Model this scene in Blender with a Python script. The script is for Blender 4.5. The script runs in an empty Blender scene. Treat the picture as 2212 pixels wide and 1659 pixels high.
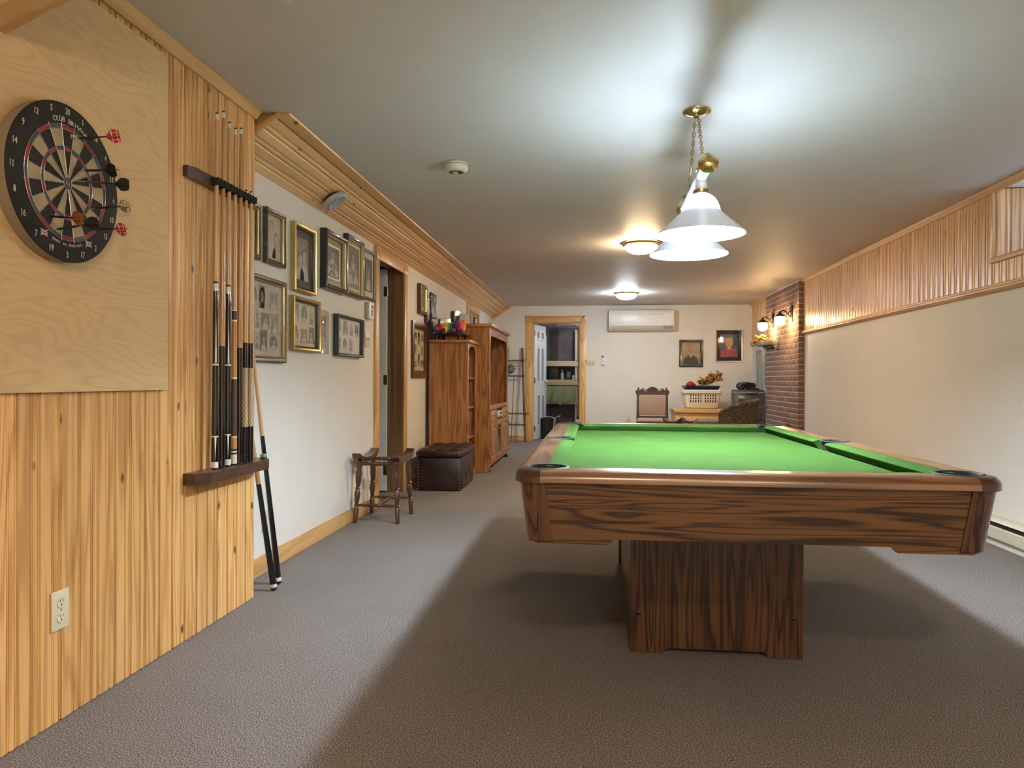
import bpy, bmesh, math, random
from mathutils import Vector, Matrix
random.seed(11)
PI = math.pi
S = bpy.context.scene
COL = S.collection

# ------------------------------------------------------------ camera
TH, PITCH, ROLL = math.atan(179/1600), 0.00497, 0.004
F = Vector((-math.sin(TH)*math.cos(PITCH), math.cos(TH)*math.cos(PITCH), -math.sin(PITCH)))
R0 = Vector((math.cos(TH), math.sin(TH), 0)); U0 = R0.cross(F)
RR = R0*math.cos(ROLL) + U0*math.sin(ROLL); UU = -R0*math.sin(ROLL) + U0*math.cos(ROLL)
cam = bpy.data.cameras.new('camera'); cam.sensor_fit = 'HORIZONTAL'; cam.sensor_width = 36
cam.lens = 1600/2212*36; cam.clip_start = .02; cam.clip_end = 100
co = bpy.data.objects.new('camera', cam); COL.objects.link(co)
co.matrix_world = Matrix(((RR.x, UU.x, -F.x, 0), (RR.y, UU.y, -F.y, 0), (RR.z, UU.z, -F.z, 1.02), (0, 0, 0, 1)))
S.camera = co

# ------------------------------------------------------------ world, exposure
W = bpy.data.worlds.new('sky'); S.world = W; W.use_nodes = True
bg = W.node_tree.nodes['Background']; bg.inputs[0].default_value = (.50, .68, 1, 1); bg.inputs[1].default_value = 0.9
S.view_settings.view_transform = 'Standard'; S.view_settings.look = 'None'
S.view_settings.exposure = 2.2; S.view_settings.gamma = 1.0; S.cycles.caustics_reflective = False; S.view_settings.use_curve_mapping = False
al = bpy.data.lights.new('window_daylight', 'AREA'); al.shape = 'RECTANGLE'; al.size = 1.15; al.size_y = .42
al.cycles.is_portal = True
ao = bpy.data.objects.new('window_daylight', al); COL.objects.link(ao)
ao.location = (2.93, 4.47, 2.03); ao.rotation_euler = (0, PI/2, 0)     # faces -X, into the room
E_BULB, E_WARM, E_COOL, E_SCONCE, E_BACK, E_STORE = 430, 48, 42, 190, 55, 110

# ------------------------------------------------------------ materials
def new_mat(name):
    m = bpy.data.materials.new(name); m.use_nodes = True
    nt = m.node_tree; return m, nt, nt.nodes['Principled BSDF']
def N(nt, t, **kw):
    n = nt.nodes.new(t)
    for k, v in kw.items(): setattr(n, k, v)
    return n
def coords(nt, rnd=True):
    tc = N(nt, 'ShaderNodeTexCoord')
    if not rnd: return tc.outputs['Object']
    oi = N(nt, 'ShaderNodeObjectInfo'); m = N(nt, 'ShaderNodeVectorMath', operation='SCALE')
    m.inputs[0].default_value = (17.3, 41.7, 29.1); nt.links.new(oi.outputs['Random'], m.inputs['Scale'])
    a = N(nt, 'ShaderNodeVectorMath', operation='ADD')
    nt.links.new(tc.outputs['Object'], a.inputs[0]); nt.links.new(m.outputs[0], a.inputs[1])
    return a.outputs[0]
def scaled(nt, vec, s):
    m = N(nt, 'ShaderNodeVectorMath', operation='MULTIPLY'); m.inputs[1].default_value = s
    nt.links.new(vec, m.inputs[0]); return m.outputs[0]
def noise(nt, vec, scale, detail=3, rough=.5, dist=0.):
    n = N(nt, 'ShaderNodeTexNoise'); n.inputs['Scale'].default_value = scale; n.inputs['Detail'].default_value = detail
    n.inputs['Roughness'].default_value = rough; n.inputs['Distortion'].default_value = dist
    if vec is not None: nt.links.new(vec, n.inputs['Vector'])
    return n.outputs['Fac']
def math_(nt, op, a, b=None, c=None, clamp=False):
    n = N(nt, 'ShaderNodeMath', operation=op, use_clamp=clamp)
    for i, x in enumerate((a, b, c)):
        if x is None: continue
        if isinstance(x, (int, float)): n.inputs[i].default_value = x
        else: nt.links.new(x, n.inputs[i])
    return n.outputs[0]
def ramp(nt, fac, stops):
    r = N(nt, 'ShaderNodeValToRGB'); e = r.color_ramp.elements
    while len(e) < len(stops): e.new(.5)
    for i, (p, c) in enumerate(stops): e[i].position = p; e[i].color = (*c, 1)
    nt.links.new(fac, r.inputs[0]); return r.outputs[0]
def mixc(nt, fac, a, b):
    n = N(nt, 'ShaderNodeMix', data_type='RGBA')
    if isinstance(fac, (int, float)): n.inputs[0].default_value = fac
    else: nt.links.new(fac, n.inputs[0])
    for i, x in ((6, a), (7, b)):
        if isinstance(x, tuple): n.inputs[i].default_value = (*x, 1)
        else: nt.links.new(x, n.inputs[i])
    return n.outputs[2]
def bump(nt, p, h, strength=.3, dist=.002):
    b = N(nt, 'ShaderNodeBump'); b.inputs['Strength'].default_value = strength; b.inputs['Distance'].default_value = dist
    nt.links.new(h, b.inputs['Height']); nt.links.new(b.outputs[0], p.inputs['Normal'])
def plain(name, c, rough=.5, metal=0., spec=.5, coat=0., vary=0., vscale=12, bmp=0., bscale=80, sheen=0.):
    m, nt, p = new_mat(name)
    p.inputs['Roughness'].default_value = rough; p.inputs['Metallic'].default_value = metal
    p.inputs['Specular IOR Level'].default_value = spec; p.inputs['Coat Weight'].default_value = coat
    p.inputs['Sheen Weight'].default_value = sheen
    v = coords(nt)
    n = noise(nt, v, vscale, 3)
    k = vary if vary else .03
    a = tuple(x*(1-k) for x in c); b = tuple(min(1, x*(1+k)) for x in c)
    nt.links.new(ramp(nt, n, [(.3, a), (.7, b)]), p.inputs['Base Color'])
    if bmp: bump(nt, p, noise(nt, v, bscale, 2), bmp, .002)
    return m
def emit(name, c, s):
    m, nt, p = new_mat(name)
    p.inputs['Base Color'].default_value = (*c, 1); p.inputs['Emission Color'].default_value = (*c, 1)
    p.inputs['Emission Strength'].default_value = s; p.inputs['Roughness'].default_value = .4
    return m
def wood(name, light, dark, axis, ring=7., freq=2.2, across=9., along=.55, fibre=.35, rough=.42, knots=0., ksize=8., kcol=(.12, .045, .012),
         coat=.15, spread=.14, contrast=.6, sharp=1.8):
    m, nt, p = new_mat(name)
    v = coords(nt)
    s = [across]*3; s[axis] = along
    sv = scaled(nt, v, tuple(s))
    n1 = noise(nt, sv, freq*.35, 2, .45, .35)
    r = math_(nt, 'SINE', math_(nt, 'MULTIPLY', n1, ring*6.283))
    r = math_(nt, 'POWER', math_(nt, 'MULTIPLY_ADD', r, .5, .5), sharp)
    f = [220.]*3; f[axis] = 3.0
    fb = noise(nt, scaled(nt, v, tuple(f)), 1., 3, .6)
    big = noise(nt, scaled(nt, v, tuple([3. if i != axis else .5 for i in range(3)])), 1.2, 2)
    fac = math_(nt, 'ADD', math_(nt, 'MULTIPLY', r, contrast), math_(nt, 'MULTIPLY', math_(nt, 'SUBTRACT', fb, .35), fibre), clamp=True)
    col = mixc(nt, fac, light, dark)
    oi = N(nt, 'ShaderNodeObjectInfo')
    val = math_(nt, 'ADD', math_(nt, 'MULTIPLY_ADD', oi.outputs['Random'], spread, 1-spread*.5),
                math_(nt, 'MULTIPLY_ADD', big, .3, -.15))
    hs = N(nt, 'ShaderNodeHueSaturation'); nt.links.new(val, hs.inputs['Value']); nt.links.new(col, hs.inputs['Color'])
    col = hs.outputs[0]
    if knots:
        k = [12.]*3; k[axis] = 7.
        vo = N(nt, 'ShaderNodeTexVoronoi', feature='F1'); vo.inputs['Scale'].default_value = knots
        vo.inputs['Randomness'].default_value = 1.
        nt.links.new(scaled(nt, v, tuple(k)), vo.inputs['Vector'])
        kd = math_(nt, 'SUBTRACT', 1., math_(nt, 'MULTIPLY', vo.outputs['Distance'], ksize), clamp=True)
        sc = N(nt, 'ShaderNodeSeparateColor'); nt.links.new(vo.outputs['Color'], sc.inputs[0])
        sel = math_(nt, 'GREATER_THAN', sc.outputs[0], .45)
        kd = math_(nt, 'MULTIPLY', math_(nt, 'POWER', kd, .8), sel)
        kd = math_(nt, 'MULTIPLY', kd, 1.6, clamp=True)
        col = mixc(nt, kd, col, kcol)
    nt.links.new(col, p.inputs['Base Color'])
    p.inputs['Roughness'].default_value = rough; p.inputs['Coat Weight'].default_value = coat
    p.inputs['Coat Roughness'].default_value = .25
    bump(nt, p, fb, .12, .001)
    return m
def see_through(name, tint, gloss=.12, rough=.03, body=0., bodycol=(1, 1, 1), fres=True):
    m = bpy.data.materials.new(name); m.use_nodes = True; nt = m.node_tree; nt.nodes.clear()
    out = N(nt, 'ShaderNodeOutputMaterial'); tr = N(nt, 'ShaderNodeBsdfTransparent'); tr.inputs[0].default_value = (*tint, 1)
    gl = N(nt, 'ShaderNodeBsdfGlossy'); gl.inputs['Roughness'].default_value = rough
    mx = N(nt, 'ShaderNodeMixShader'); fr = N(nt, 'ShaderNodeLayerWeight'); fr.inputs[0].default_value = .5
    if fres: nt.links.new(math_(nt, 'MULTIPLY_ADD', math_(nt, 'POWER', fr.outputs['Facing'], 5.), .55, gloss*.3), mx.inputs[0])
    else: mx.inputs[0].default_value = gloss
    base = tr.outputs[0]
    if body:
        tl = N(nt, 'ShaderNodeBsdfTranslucent'); tl.inputs[0].default_value = (*bodycol, 1)
        df = N(nt, 'ShaderNodeBsdfDiffuse'); df.inputs[0].default_value = (*bodycol, 1)
        m2 = N(nt, 'ShaderNodeMixShader'); m2.inputs[0].default_value = .35
        nt.links.new(tl.outputs[0], m2.inputs[1]); nt.links.new(df.outputs[0], m2.inputs[2])
        m3 = N(nt, 'ShaderNodeMixShader'); m3.inputs[0].default_value = body
        nt.links.new(tr.outputs[0], m3.inputs[1]); nt.links.new(m2.outputs[0], m3.inputs[2]); base = m3.outputs[0]
    nt.links.new(base, mx.inputs[1]); nt.links.new(gl.outputs[0], mx.inputs[2]); nt.links.new(mx.outputs[0], out.inputs[0])
    return m
def carpet():
    m, nt, p = new_mat('carpet'); v = coords(nt, False)
    n = noise(nt, v, 260, 3, .75); b = noise(nt, v, 1.3, 3)
    c = ramp(nt, n, [(.36, (.024, .020, .018)), (.5, (.175, .152, .142)), (.64, (.52, .48, .45))])
    hs = N(nt, 'ShaderNodeHueSaturation'); nt.links.new(math_(nt, 'MULTIPLY_ADD', b, .3, .85), hs.inputs['Value'])
    nt.links.new(c, hs.inputs['Color']); nt.links.new(hs.outputs[0], p.inputs['Base Color'])
    p.inputs['Roughness'].default_value = .95; p.inputs['Specular IOR Level'].default_value = .1
    bump(nt, p, n, .6, .003); return m
def felt():
    m, nt, p = new_mat('green_cloth'); v = coords(nt, False)
    n = noise(nt, v, 300, 3, .7); b = noise(nt, v, 7, 4)
    c = ramp(nt, math_(nt, 'ADD', math_(nt, 'MULTIPLY', n, .5), math_(nt, 'MULTIPLY', b, .5)), [(.3, (.034, .080, .015)), (.7, (.048, .105, .022))])
    nt.links.new(c, p.inputs['Base Color']); p.inputs['Roughness'].default_value = .9
    p.inputs['Specular IOR Level'].default_value = .03
    bump(nt, p, n, .3, .002); return m
def leather(name, a, b):
    m, nt, p = new_mat(name); v = coords(nt)
    n = noise(nt, v, 9, 4); nt.links.new(ramp(nt, n, [(.35, a), (.7, b)]), p.inputs['Base Color'])
    p.inputs['Roughness'].default_value = .36
    bump(nt, p, noise(nt, v, 160, 3), .25, .002); return m
def wicker_mat():
    m, nt, p = new_mat('wicker'); v = coords(nt)
    n = noise(nt, v, 85, 3, .7)
    nt.links.new(ramp(nt, n, [(.38, (.02, .015, .01)), (.5, (.12, .085, .055)), (.64, (.38, .30, .21))]), p.inputs['Base Color'])
    p.inputs['Roughness'].default_value = .7; bump(nt, p, n, 1., .02); return m
def brick_mat():
    m, nt, p = new_mat('brick'); v = coords(nt); oi = N(nt, 'ShaderNodeObjectInfo')
    base = ramp(nt, oi.outputs['Random'], [(.0, (.13, .065, .045)), (.35, (.21, .105, .07)), (.65, (.17, .10, .075)), (1., (.27, .165, .12))])
    n = noise(nt, v, 26, 4, .7)
    c = mixc(nt, math_(nt, 'MULTIPLY', n, .7), base, (.33, .22, .17))
    nt.links.new(c, p.inputs['Base Color']); p.inputs['Roughness'].default_value = .9
    bump(nt, p, noise(nt, v, 90, 3), .5, .004); return m
def rainbow():
    m, nt, p = new_mat('rainbow_plush'); tc = N(nt, 'ShaderNodeTexCoord'); sx = N(nt, 'ShaderNodeSeparateXYZ')
    nt.links.new(tc.outputs['Object'], sx.inputs[0])
    nz = noise(nt, tc.outputs['Object'], 14, 2)
    t = math_(nt, 'FRACT', math_(nt, 'ADD', math_(nt, 'MULTIPLY', sx.outputs[0], 4.2), math_(nt, 'MULTIPLY_ADD', nz, .25, .3)))
    c = ramp(nt, t, [(0, (.75, .03, .06)), (.16, (.9, .25, .04)), (.3, (.9, .62, .04)), (.46, (.12, .5, .1)), (.62, (.04, .12, .42)), (.8, (.22, .04, .3)), (1, (.75, .03, .12))])
    nt.links.new(c, p.inputs['Base Color']); p.inputs['Roughness'].default_value = .95; p.inputs['Sheen Weight'].default_value = .4
    bump(nt, p, noise(nt, tc.outputs['Object'], 150, 2), .6, .006); return m
def speckle(name, a, b, sc=160, thr=.68):
    m, nt, p = new_mat(name); v = coords(nt)
    n = noise(nt, v, sc, 2, .6)
    nt.links.new(ramp(nt, n, [(thr, a), (thr+.03, b)]), p.inputs['Base Color']); p.inputs['Roughness'].default_value = .2; return m
def hatch():
    m, nt, p = new_mat('crosshatch_wrap'); tc = N(nt, 'ShaderNodeTexCoord'); sx = N(nt, 'ShaderNodeSeparateXYZ')
    nt.links.new(tc.outputs['Object'], sx.inputs[0])
    an = math_(nt, 'ARCTAN2', sx.outputs[1], sx.outputs[0]); an = math_(nt, 'MULTIPLY', an, .9549)
    z = math_(nt, 'MULTIPLY', sx.outputs[2], 44)
    ln = None
    for op in ('ADD', 'SUBTRACT'):
        q = math_(nt, 'ABSOLUTE', math_(nt, 'SUBTRACT', math_(nt, 'FRACT', math_(nt, op, z, an)), .5))
        q = math_(nt, 'LESS_THAN', q, .07); ln = q if ln is None else math_(nt, 'MAXIMUM', ln, q)
    nt.links.new(mixc(nt, ln, (.55, .42, .25), (.09, .06, .03)), p.inputs['Base Color']); p.inputs['Roughness'].default_value = .6
    return m
def sepia(name, a, b, sc=30):
    m, nt, p = new_mat(name); v = coords(nt)
    n = noise(nt, v, sc, 4, .65, .6)
    nt.links.new(ramp(nt, n, [(.32, a), (.5, tuple((x+y)/2 for x, y in zip(a, b))), (.68, b)]), p.inputs['Base Color'])
    p.inputs['Roughness'].default_value = .45; return m

PINE = wood('pine', (.76, .455, .175), (.47, .215, .06), 2, ring=9, across=13, along=.75, knots=.8, spread=.22, contrast=.62, rough=.36, sharp=2.2)
PINE_S = wood('pine_soffit', (.84, .54, .26), (.64, .35, .14), 2, ring=3, across=7, knots=1.1, ksize=7., spread=.14, contrast=.35, rough=.34, kcol=(.10, .035, .01))
PINE_X = wood('pine_crosswise', (.70, .42, .165), (.44, .205, .062), 0, ring=5, knots=.7, spread=.1, contrast=.5)
PINE_Y = wood('pine_lengthwise', (.70, .42, .165), (.44, .205, .062), 1, ring=5, knots=.7, spread=.1, contrast=.5)
PINE_R = wood('pine_rosy', (.80, .52, .27), (.52, .27, .115), 2, ring=9, across=13, along=.75, knots=.8, spread=.24, contrast=.62, sharp=2.2, rough=.3)
JAMB = wood('stained_jamb', (.27, .15, .06), (.13, .06, .022), 2, ring=5, spread=.05)
PLY = wood('plywood', (.68, .46, .215), (.50, .31, .125), 0, ring=20, freq=1.8, across=10, along=1.8, fibre=.42, knots=.30, ksize=13., spread=0., contrast=.33, sharp=3., rough=.6, coat=0, kcol=(.25, .13, .05))
ROSE_X = wood('walnut_laminate', (.150, .073, .025), (.024, .010, .005), 0, ring=12, freq=2.4, across=21, along=1.2, fibre=.55, rough=.3, spread=.04, contrast=.85, coat=.35, sharp=2.6)
ROSE_Y = wood('walnut_laminate_side', (.150, .073, .025), (.024, .010, .005), 1, ring=12, freq=2.4, across=21, along=1.2, fibre=.55, rough=.3, spread=.04, contrast=.85, coat=.35, sharp=2.6)
ROSE_Z = wood('walnut_laminate_upright', (.118, .052, .020), (.020, .008, .005), 2, ring=9, freq=2.4, across=21, along=1.0, fibre=.55, rough=.32, spread=.04, contrast=.85, coat=.3)
RAIL_X = wood('walnut_rail', (.235, .115, .052), (.075, .03, .013), 0, ring=7, freq=2.2, across=13, along=.8, rough=.24, spread=.03, contrast=.75, coat=.4)
RAIL_Y = wood('walnut_rail_side', (.235, .115, .052), (.075, .03, .013), 1, ring=7, freq=2.2, across=13, along=.8, rough=.24, spread=.03, contrast=.75, coat=.4)
OAK = wood('honey_oak', (.46, .215, .072), (.24, .098, .028), 2, ring=10, freq=2.2, across=8, along=.9, fibre=.6, rough=.35, spread=.08, contrast=.85, sharp=1.5)
OAK_Y = wood('honey_oak_crosswise', (.46, .215, .072), (.24, .098, .028), 1, ring=6, fibre=.5, rough=.35, spread=.05)
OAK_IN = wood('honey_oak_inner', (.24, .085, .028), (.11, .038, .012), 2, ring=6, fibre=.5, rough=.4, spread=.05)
STOOLW = wood('dark_stained_maple', (.085, .034, .013), (.032, .012, .006), 2, ring=3, rough=.28, spread=.1, contrast=.5, coat=.4)
STOOLX = wood('dark_stained_maple_cross', (.08, .031, .012), (.032, .012, .006), 1, ring=3, rough=.25, spread=.1, contrast=.5, coat=.4)
MAHOG = wood('dark_mahogany', (.075, .026, .014), (.025, .009, .006), 1, ring=4, rough=.35, spread=.02, contrast=.5, coat=.3)
WALN = wood('carved_walnut', (.085, .038, .02), (.03, .013, .008), 0, ring=4, rough=.4, spread=.02)
SHAFT = wood('maple_shaft', (.58, .37, .17), (.44, .25, .10), 2, ring=2, fibre=.2, rough=.25, spread=.15, contrast=.3, coat=.4)
SHAFT2 = wood('tan_shaft', (.50, .27, .09), (.40, .20, .06), 2, ring=2, fibre=.2, rough=.25, spread=.1, contrast=.3, coat=.4)
BAMBOO = wood('brown_bamboo', (.19, .10, .055), (.06, .03, .018), 2, ring=4, rough=.45, spread=.1)
STUD = wood('raw_lumber', (.62, .47, .29), (.46, .32, .17), 0, ring=4, rough=.7, spread=.1, contrast=.4, coat=0)
STUDZ = wood('raw_lumber_upright', (.62, .47, .29), (.46, .32, .17), 2, ring=4, rough=.7, spread=.1, contrast=.4, coat=0)
WALLP = plain('wall_paint', (.74, .71, .65), .62, spec=.3, vary=.02, vscale=3, bmp=.05, bscale=140)
CEILP = plain('ceiling_paint', (.62, .59, .56), .55, spec=.32, vary=.02, vscale=2, bmp=.05, bscale=90)
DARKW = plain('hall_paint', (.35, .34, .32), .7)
CARPET = carpet(); FELT = felt(); BRICK = brick_mat(); WICKER = wicker_mat(); RAINBOW = rainbow()
MORTAR = plain('mortar', (.66, .52, .42), .95, bmp=.4)
CONC = plain('concrete', (.22, .20, .20), .9, vary=.35, vscale=3, bmp=.3)
FOIL = plain('vapour_barrier', (.55, .50, .52), .22, vary=.5, vscale=5, bmp=1., bscale=7)
WHITE = plain('white_enamel', (.80, .80, .78), .35)
DOORW = plain('white_door_paint', (.72, .74, .74), .4)
IVORY = plain('ivory_plastic', (.70, .63, .44), .4)
ALMOND = plain('almond_plastic', (.66, .60, .47), .4)
OFFW = plain('off_white_plastic', (.72, .70, .64), .38)
GREYP = plain('grey_plastic', (.38, .38, .37), .4)
VENTM = plain('silver_vent_plastic', (.40, .40, .40), .35)
BLACK = plain('black_plastic', (.008, .008, .009), .4)
BLACKG = plain('black_lacquer', (.006, .006, .007), .16, coat=.4)
RUBBER = plain('black_rubber', (.012, .011, .011), .7)
SILVER = plain('silver_metal', (.74, .74, .74), .3, metal=.55)
STEEL = plain('wire_steel', (.75, .74, .72), .28, metal=1)
BRASS = plain('polished_brass', (.58, .45, .22), .16, metal=1)
BRASSD = plain('aged_brass', (.34, .26, .13), .3, metal=1)
BRONZE = plain('dark_bronze', (.07, .05, .035), .35, metal=.8)
COPPER = plain('bronze_brown_cap', (.055, .026, .015), .26, coat=.4)
GOLD = plain('gold_leaf', (.52, .36, .12), .3, metal=.85)
GOLDL = plain('pale_gold', (.66, .52, .25), .35, metal=.6)
FRBLK = plain('black_frame', (.012, .012, .014), .3, coat=.3)
FRGREY = plain('charcoal_frame', (.045, .048, .052), .4)
FRBRN = wood('walnut_frame', (.11, .045, .02), (.045, .018, .009), 2, ring=4, rough=.3)
FRMAR = plain('marbled_dark_frame', (.075, .062, .042), .3, vary=.6, vscale=40)
LEATH = leather('dark_brown_leather', (.018, .008, .007), (.045, .02, .016))
TAN = plain('tan_upholstery', (.36, .24, .16), .9, vary=.08, vscale=30, sheen=.3, bmp=.3, bscale=300)
CUSHG = plain('grey_tweed_cushion', (.16, .14, .115), .95, vary=.3, vscale=120, bmp=.5, bscale=300)
NAVY = plain('navy_plastic', (.012, .016, .06), .35)
BASKET = plain('white_basket_plastic', (.80, .76, .68), .45)
MATC = plain('dark_foam_mat', (.035, .03, .04), .8)
RED = plain('red_cloth', (.42, .012, .022), .8, vary=.4, vscale=40)
FLIGHT_R = plain('red_flight', (.50, .02, .03), .5); FLIGHT_W = plain('white_flight', (.7, .68, .6), .5)
FLIGHT_B = plain('black_flight', (.006, .006, .008), .5); FLIGHT_Y = speckle('patterned_flight', (.62, .56, .36), (.12, .11, .08), 220, .5)
FLIGHT_O = plain('amber_flight', (.25, .09, .03), .4); FLIGHT_BL = plain('blue_flight', (.03, .05, .22), .5)
SISALD = plain('sisal_black', (.012, .010, .009), .8, bmp=.3, bscale=300); SISALL = plain('sisal_cream', (.43, .33, .19), .85, vary=.1, vscale=30, bmp=.3, bscale=300)
SISALR = plain('sisal_red', (.33, .035, .035), .8); SISALG = plain('sisal_grey_green', (.075, .085, .10), .8)
SISALS = plain('board_edge_fibre', (.27, .215, .135), .85, bmp=.3, bscale=200)
CREAMT = plain('cream_print', (.62, .55, .40), .6)
PURPLE = plain('purple_plush', (.075, .03, .14), .95, sheen=.4)
LEAF_O = plain('dried_orange_leaf', (.36, .13, .025), .7, vary=.4, vscale=25); LEAF_Y = plain('dried_gold_leaf', (.40, .25, .06), .7, vary=.4, vscale=25)
LEAF_R = plain('dried_rust_leaf', (.22, .05, .015), .7, vary=.4, vscale=25)
GREENC = plain('sage_green_fabric', (.25, .27, .135), .9, vary=.1, bmp=.3, bscale=200)
CHALK = plain('green_chalk', (.20, .38, .19), .8)
BLUEG = plain('blue_grey_silk', (.14, .18, .24), .7, vary=.5, vscale=40)
SMOKE = see_through('smoky_drawer_plastic', (.55, .58, .64), .35, .12, .72, (.30, .32, .37))
GLASS = see_through('picture_glass', (.96, .97, .96), .10, .02)
ACRYL = see_through('clear_acrylic', (.93, .94, .93), .2, .03)
TABG = see_through('dark_glass_plate', (.25, .27, .27), .3, .03)
RIBG = see_through('ribbed_glass', (.73, .76, .78), .12, .06, .50, (.50, .53, .55))
LANG = see_through('lantern_glass', (1, .95, .85), .15, .08, .45, (1, .9, .72))
SHADE = plain('white_enamel_shade', (.70, .71, .74), .3, spec=.4)
SHADEI = plain('shade_inside_white', (.88, .89, .90), .5)
MATW = plain('cream_mat_board', (.80, .73, .61), .8); MATY = plain('ivory_mat_board', (.80, .70, .47), .8); MATG = plain('dark_grey_mat', (.09, .085, .085), .8)
MATT = plain('tan_mat_board', (.50, .37, .22), .8); MATL = plain('lilac_grey_mat', (.66, .60, .55), .8); MATB = plain('black_mat_board', (.012, .013, .016), .7)
P_DK = sepia('photo_dark', (.02, .018, .016), (.16, .14, .125)); P_MD = sepia('photo_mid', (.06, .045, .038), (.36, .30, .25))
P_LT = sepia('photo_light', (.30, .24, .19), (.66, .57, .47)); P_PAPER = plain('aged_print', (.58, .46, .37), .5, vary=.06)
P_GREY = plain('portrait_backdrop', (.13, .125, .12), .5, vary=.25, vscale=6); P_FACE = plain('print_face', (.44, .35, .29), .5, vary=.1, vscale=40)
P_HAIR = plain('print_hair', (.085, .066, .055), .5, vary=.3, vscale=60); P_SHIRT = plain('print_light_cloth', (.52, .47, .42), .5, vary=.12, vscale=50)
P_LINE = plain('print_pencil', (.33, .25, .20), .5, vary=.2, vscale=60); P_BLUE = plain('painted_blue', (.10, .13, .22), .6, vary=.4, vscale=20)
P_TAN = plain('painted_tan', (.40, .27, .15), .6, vary=.2, vscale=12); P_BLOND = plain('painted_blond', (.50, .34, .12), .6, vary=.3, vscale=50)
P_SKIN = plain('painted_skin', (.50, .27, .16), .6, vary=.2, vscale=40); P_PINK = plain('painted_pink', (.50, .10, .12), .6, vary=.3, vscale=30)
P_SLATE = plain('painted_slate', (.06, .055, .05), .6, vary=.3, vscale=40)
SCREEN = plain('lcd_screen', (.05, .06, .06), .2)
COOLDOME = emit('cool_frosted_dome', (.86, .94, 1.), E_COOL); WARMDOME = emit('warm_frosted_dome', (1., .72, .42), E_WARM)
FILLDOME = emit('fill_dome', (1., .83, .64), E_BACK)  # glow of the two added fill lamps behind the camera
BULB = emit('led_bulb', (.74, .88, 1.), E_BULB); FLAME = emit('warm_bulb', (1., .68, .35), E_SCONCE); SBULB = emit('storage_bulb', (.82, .92, 1.), E_STORE)

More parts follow.
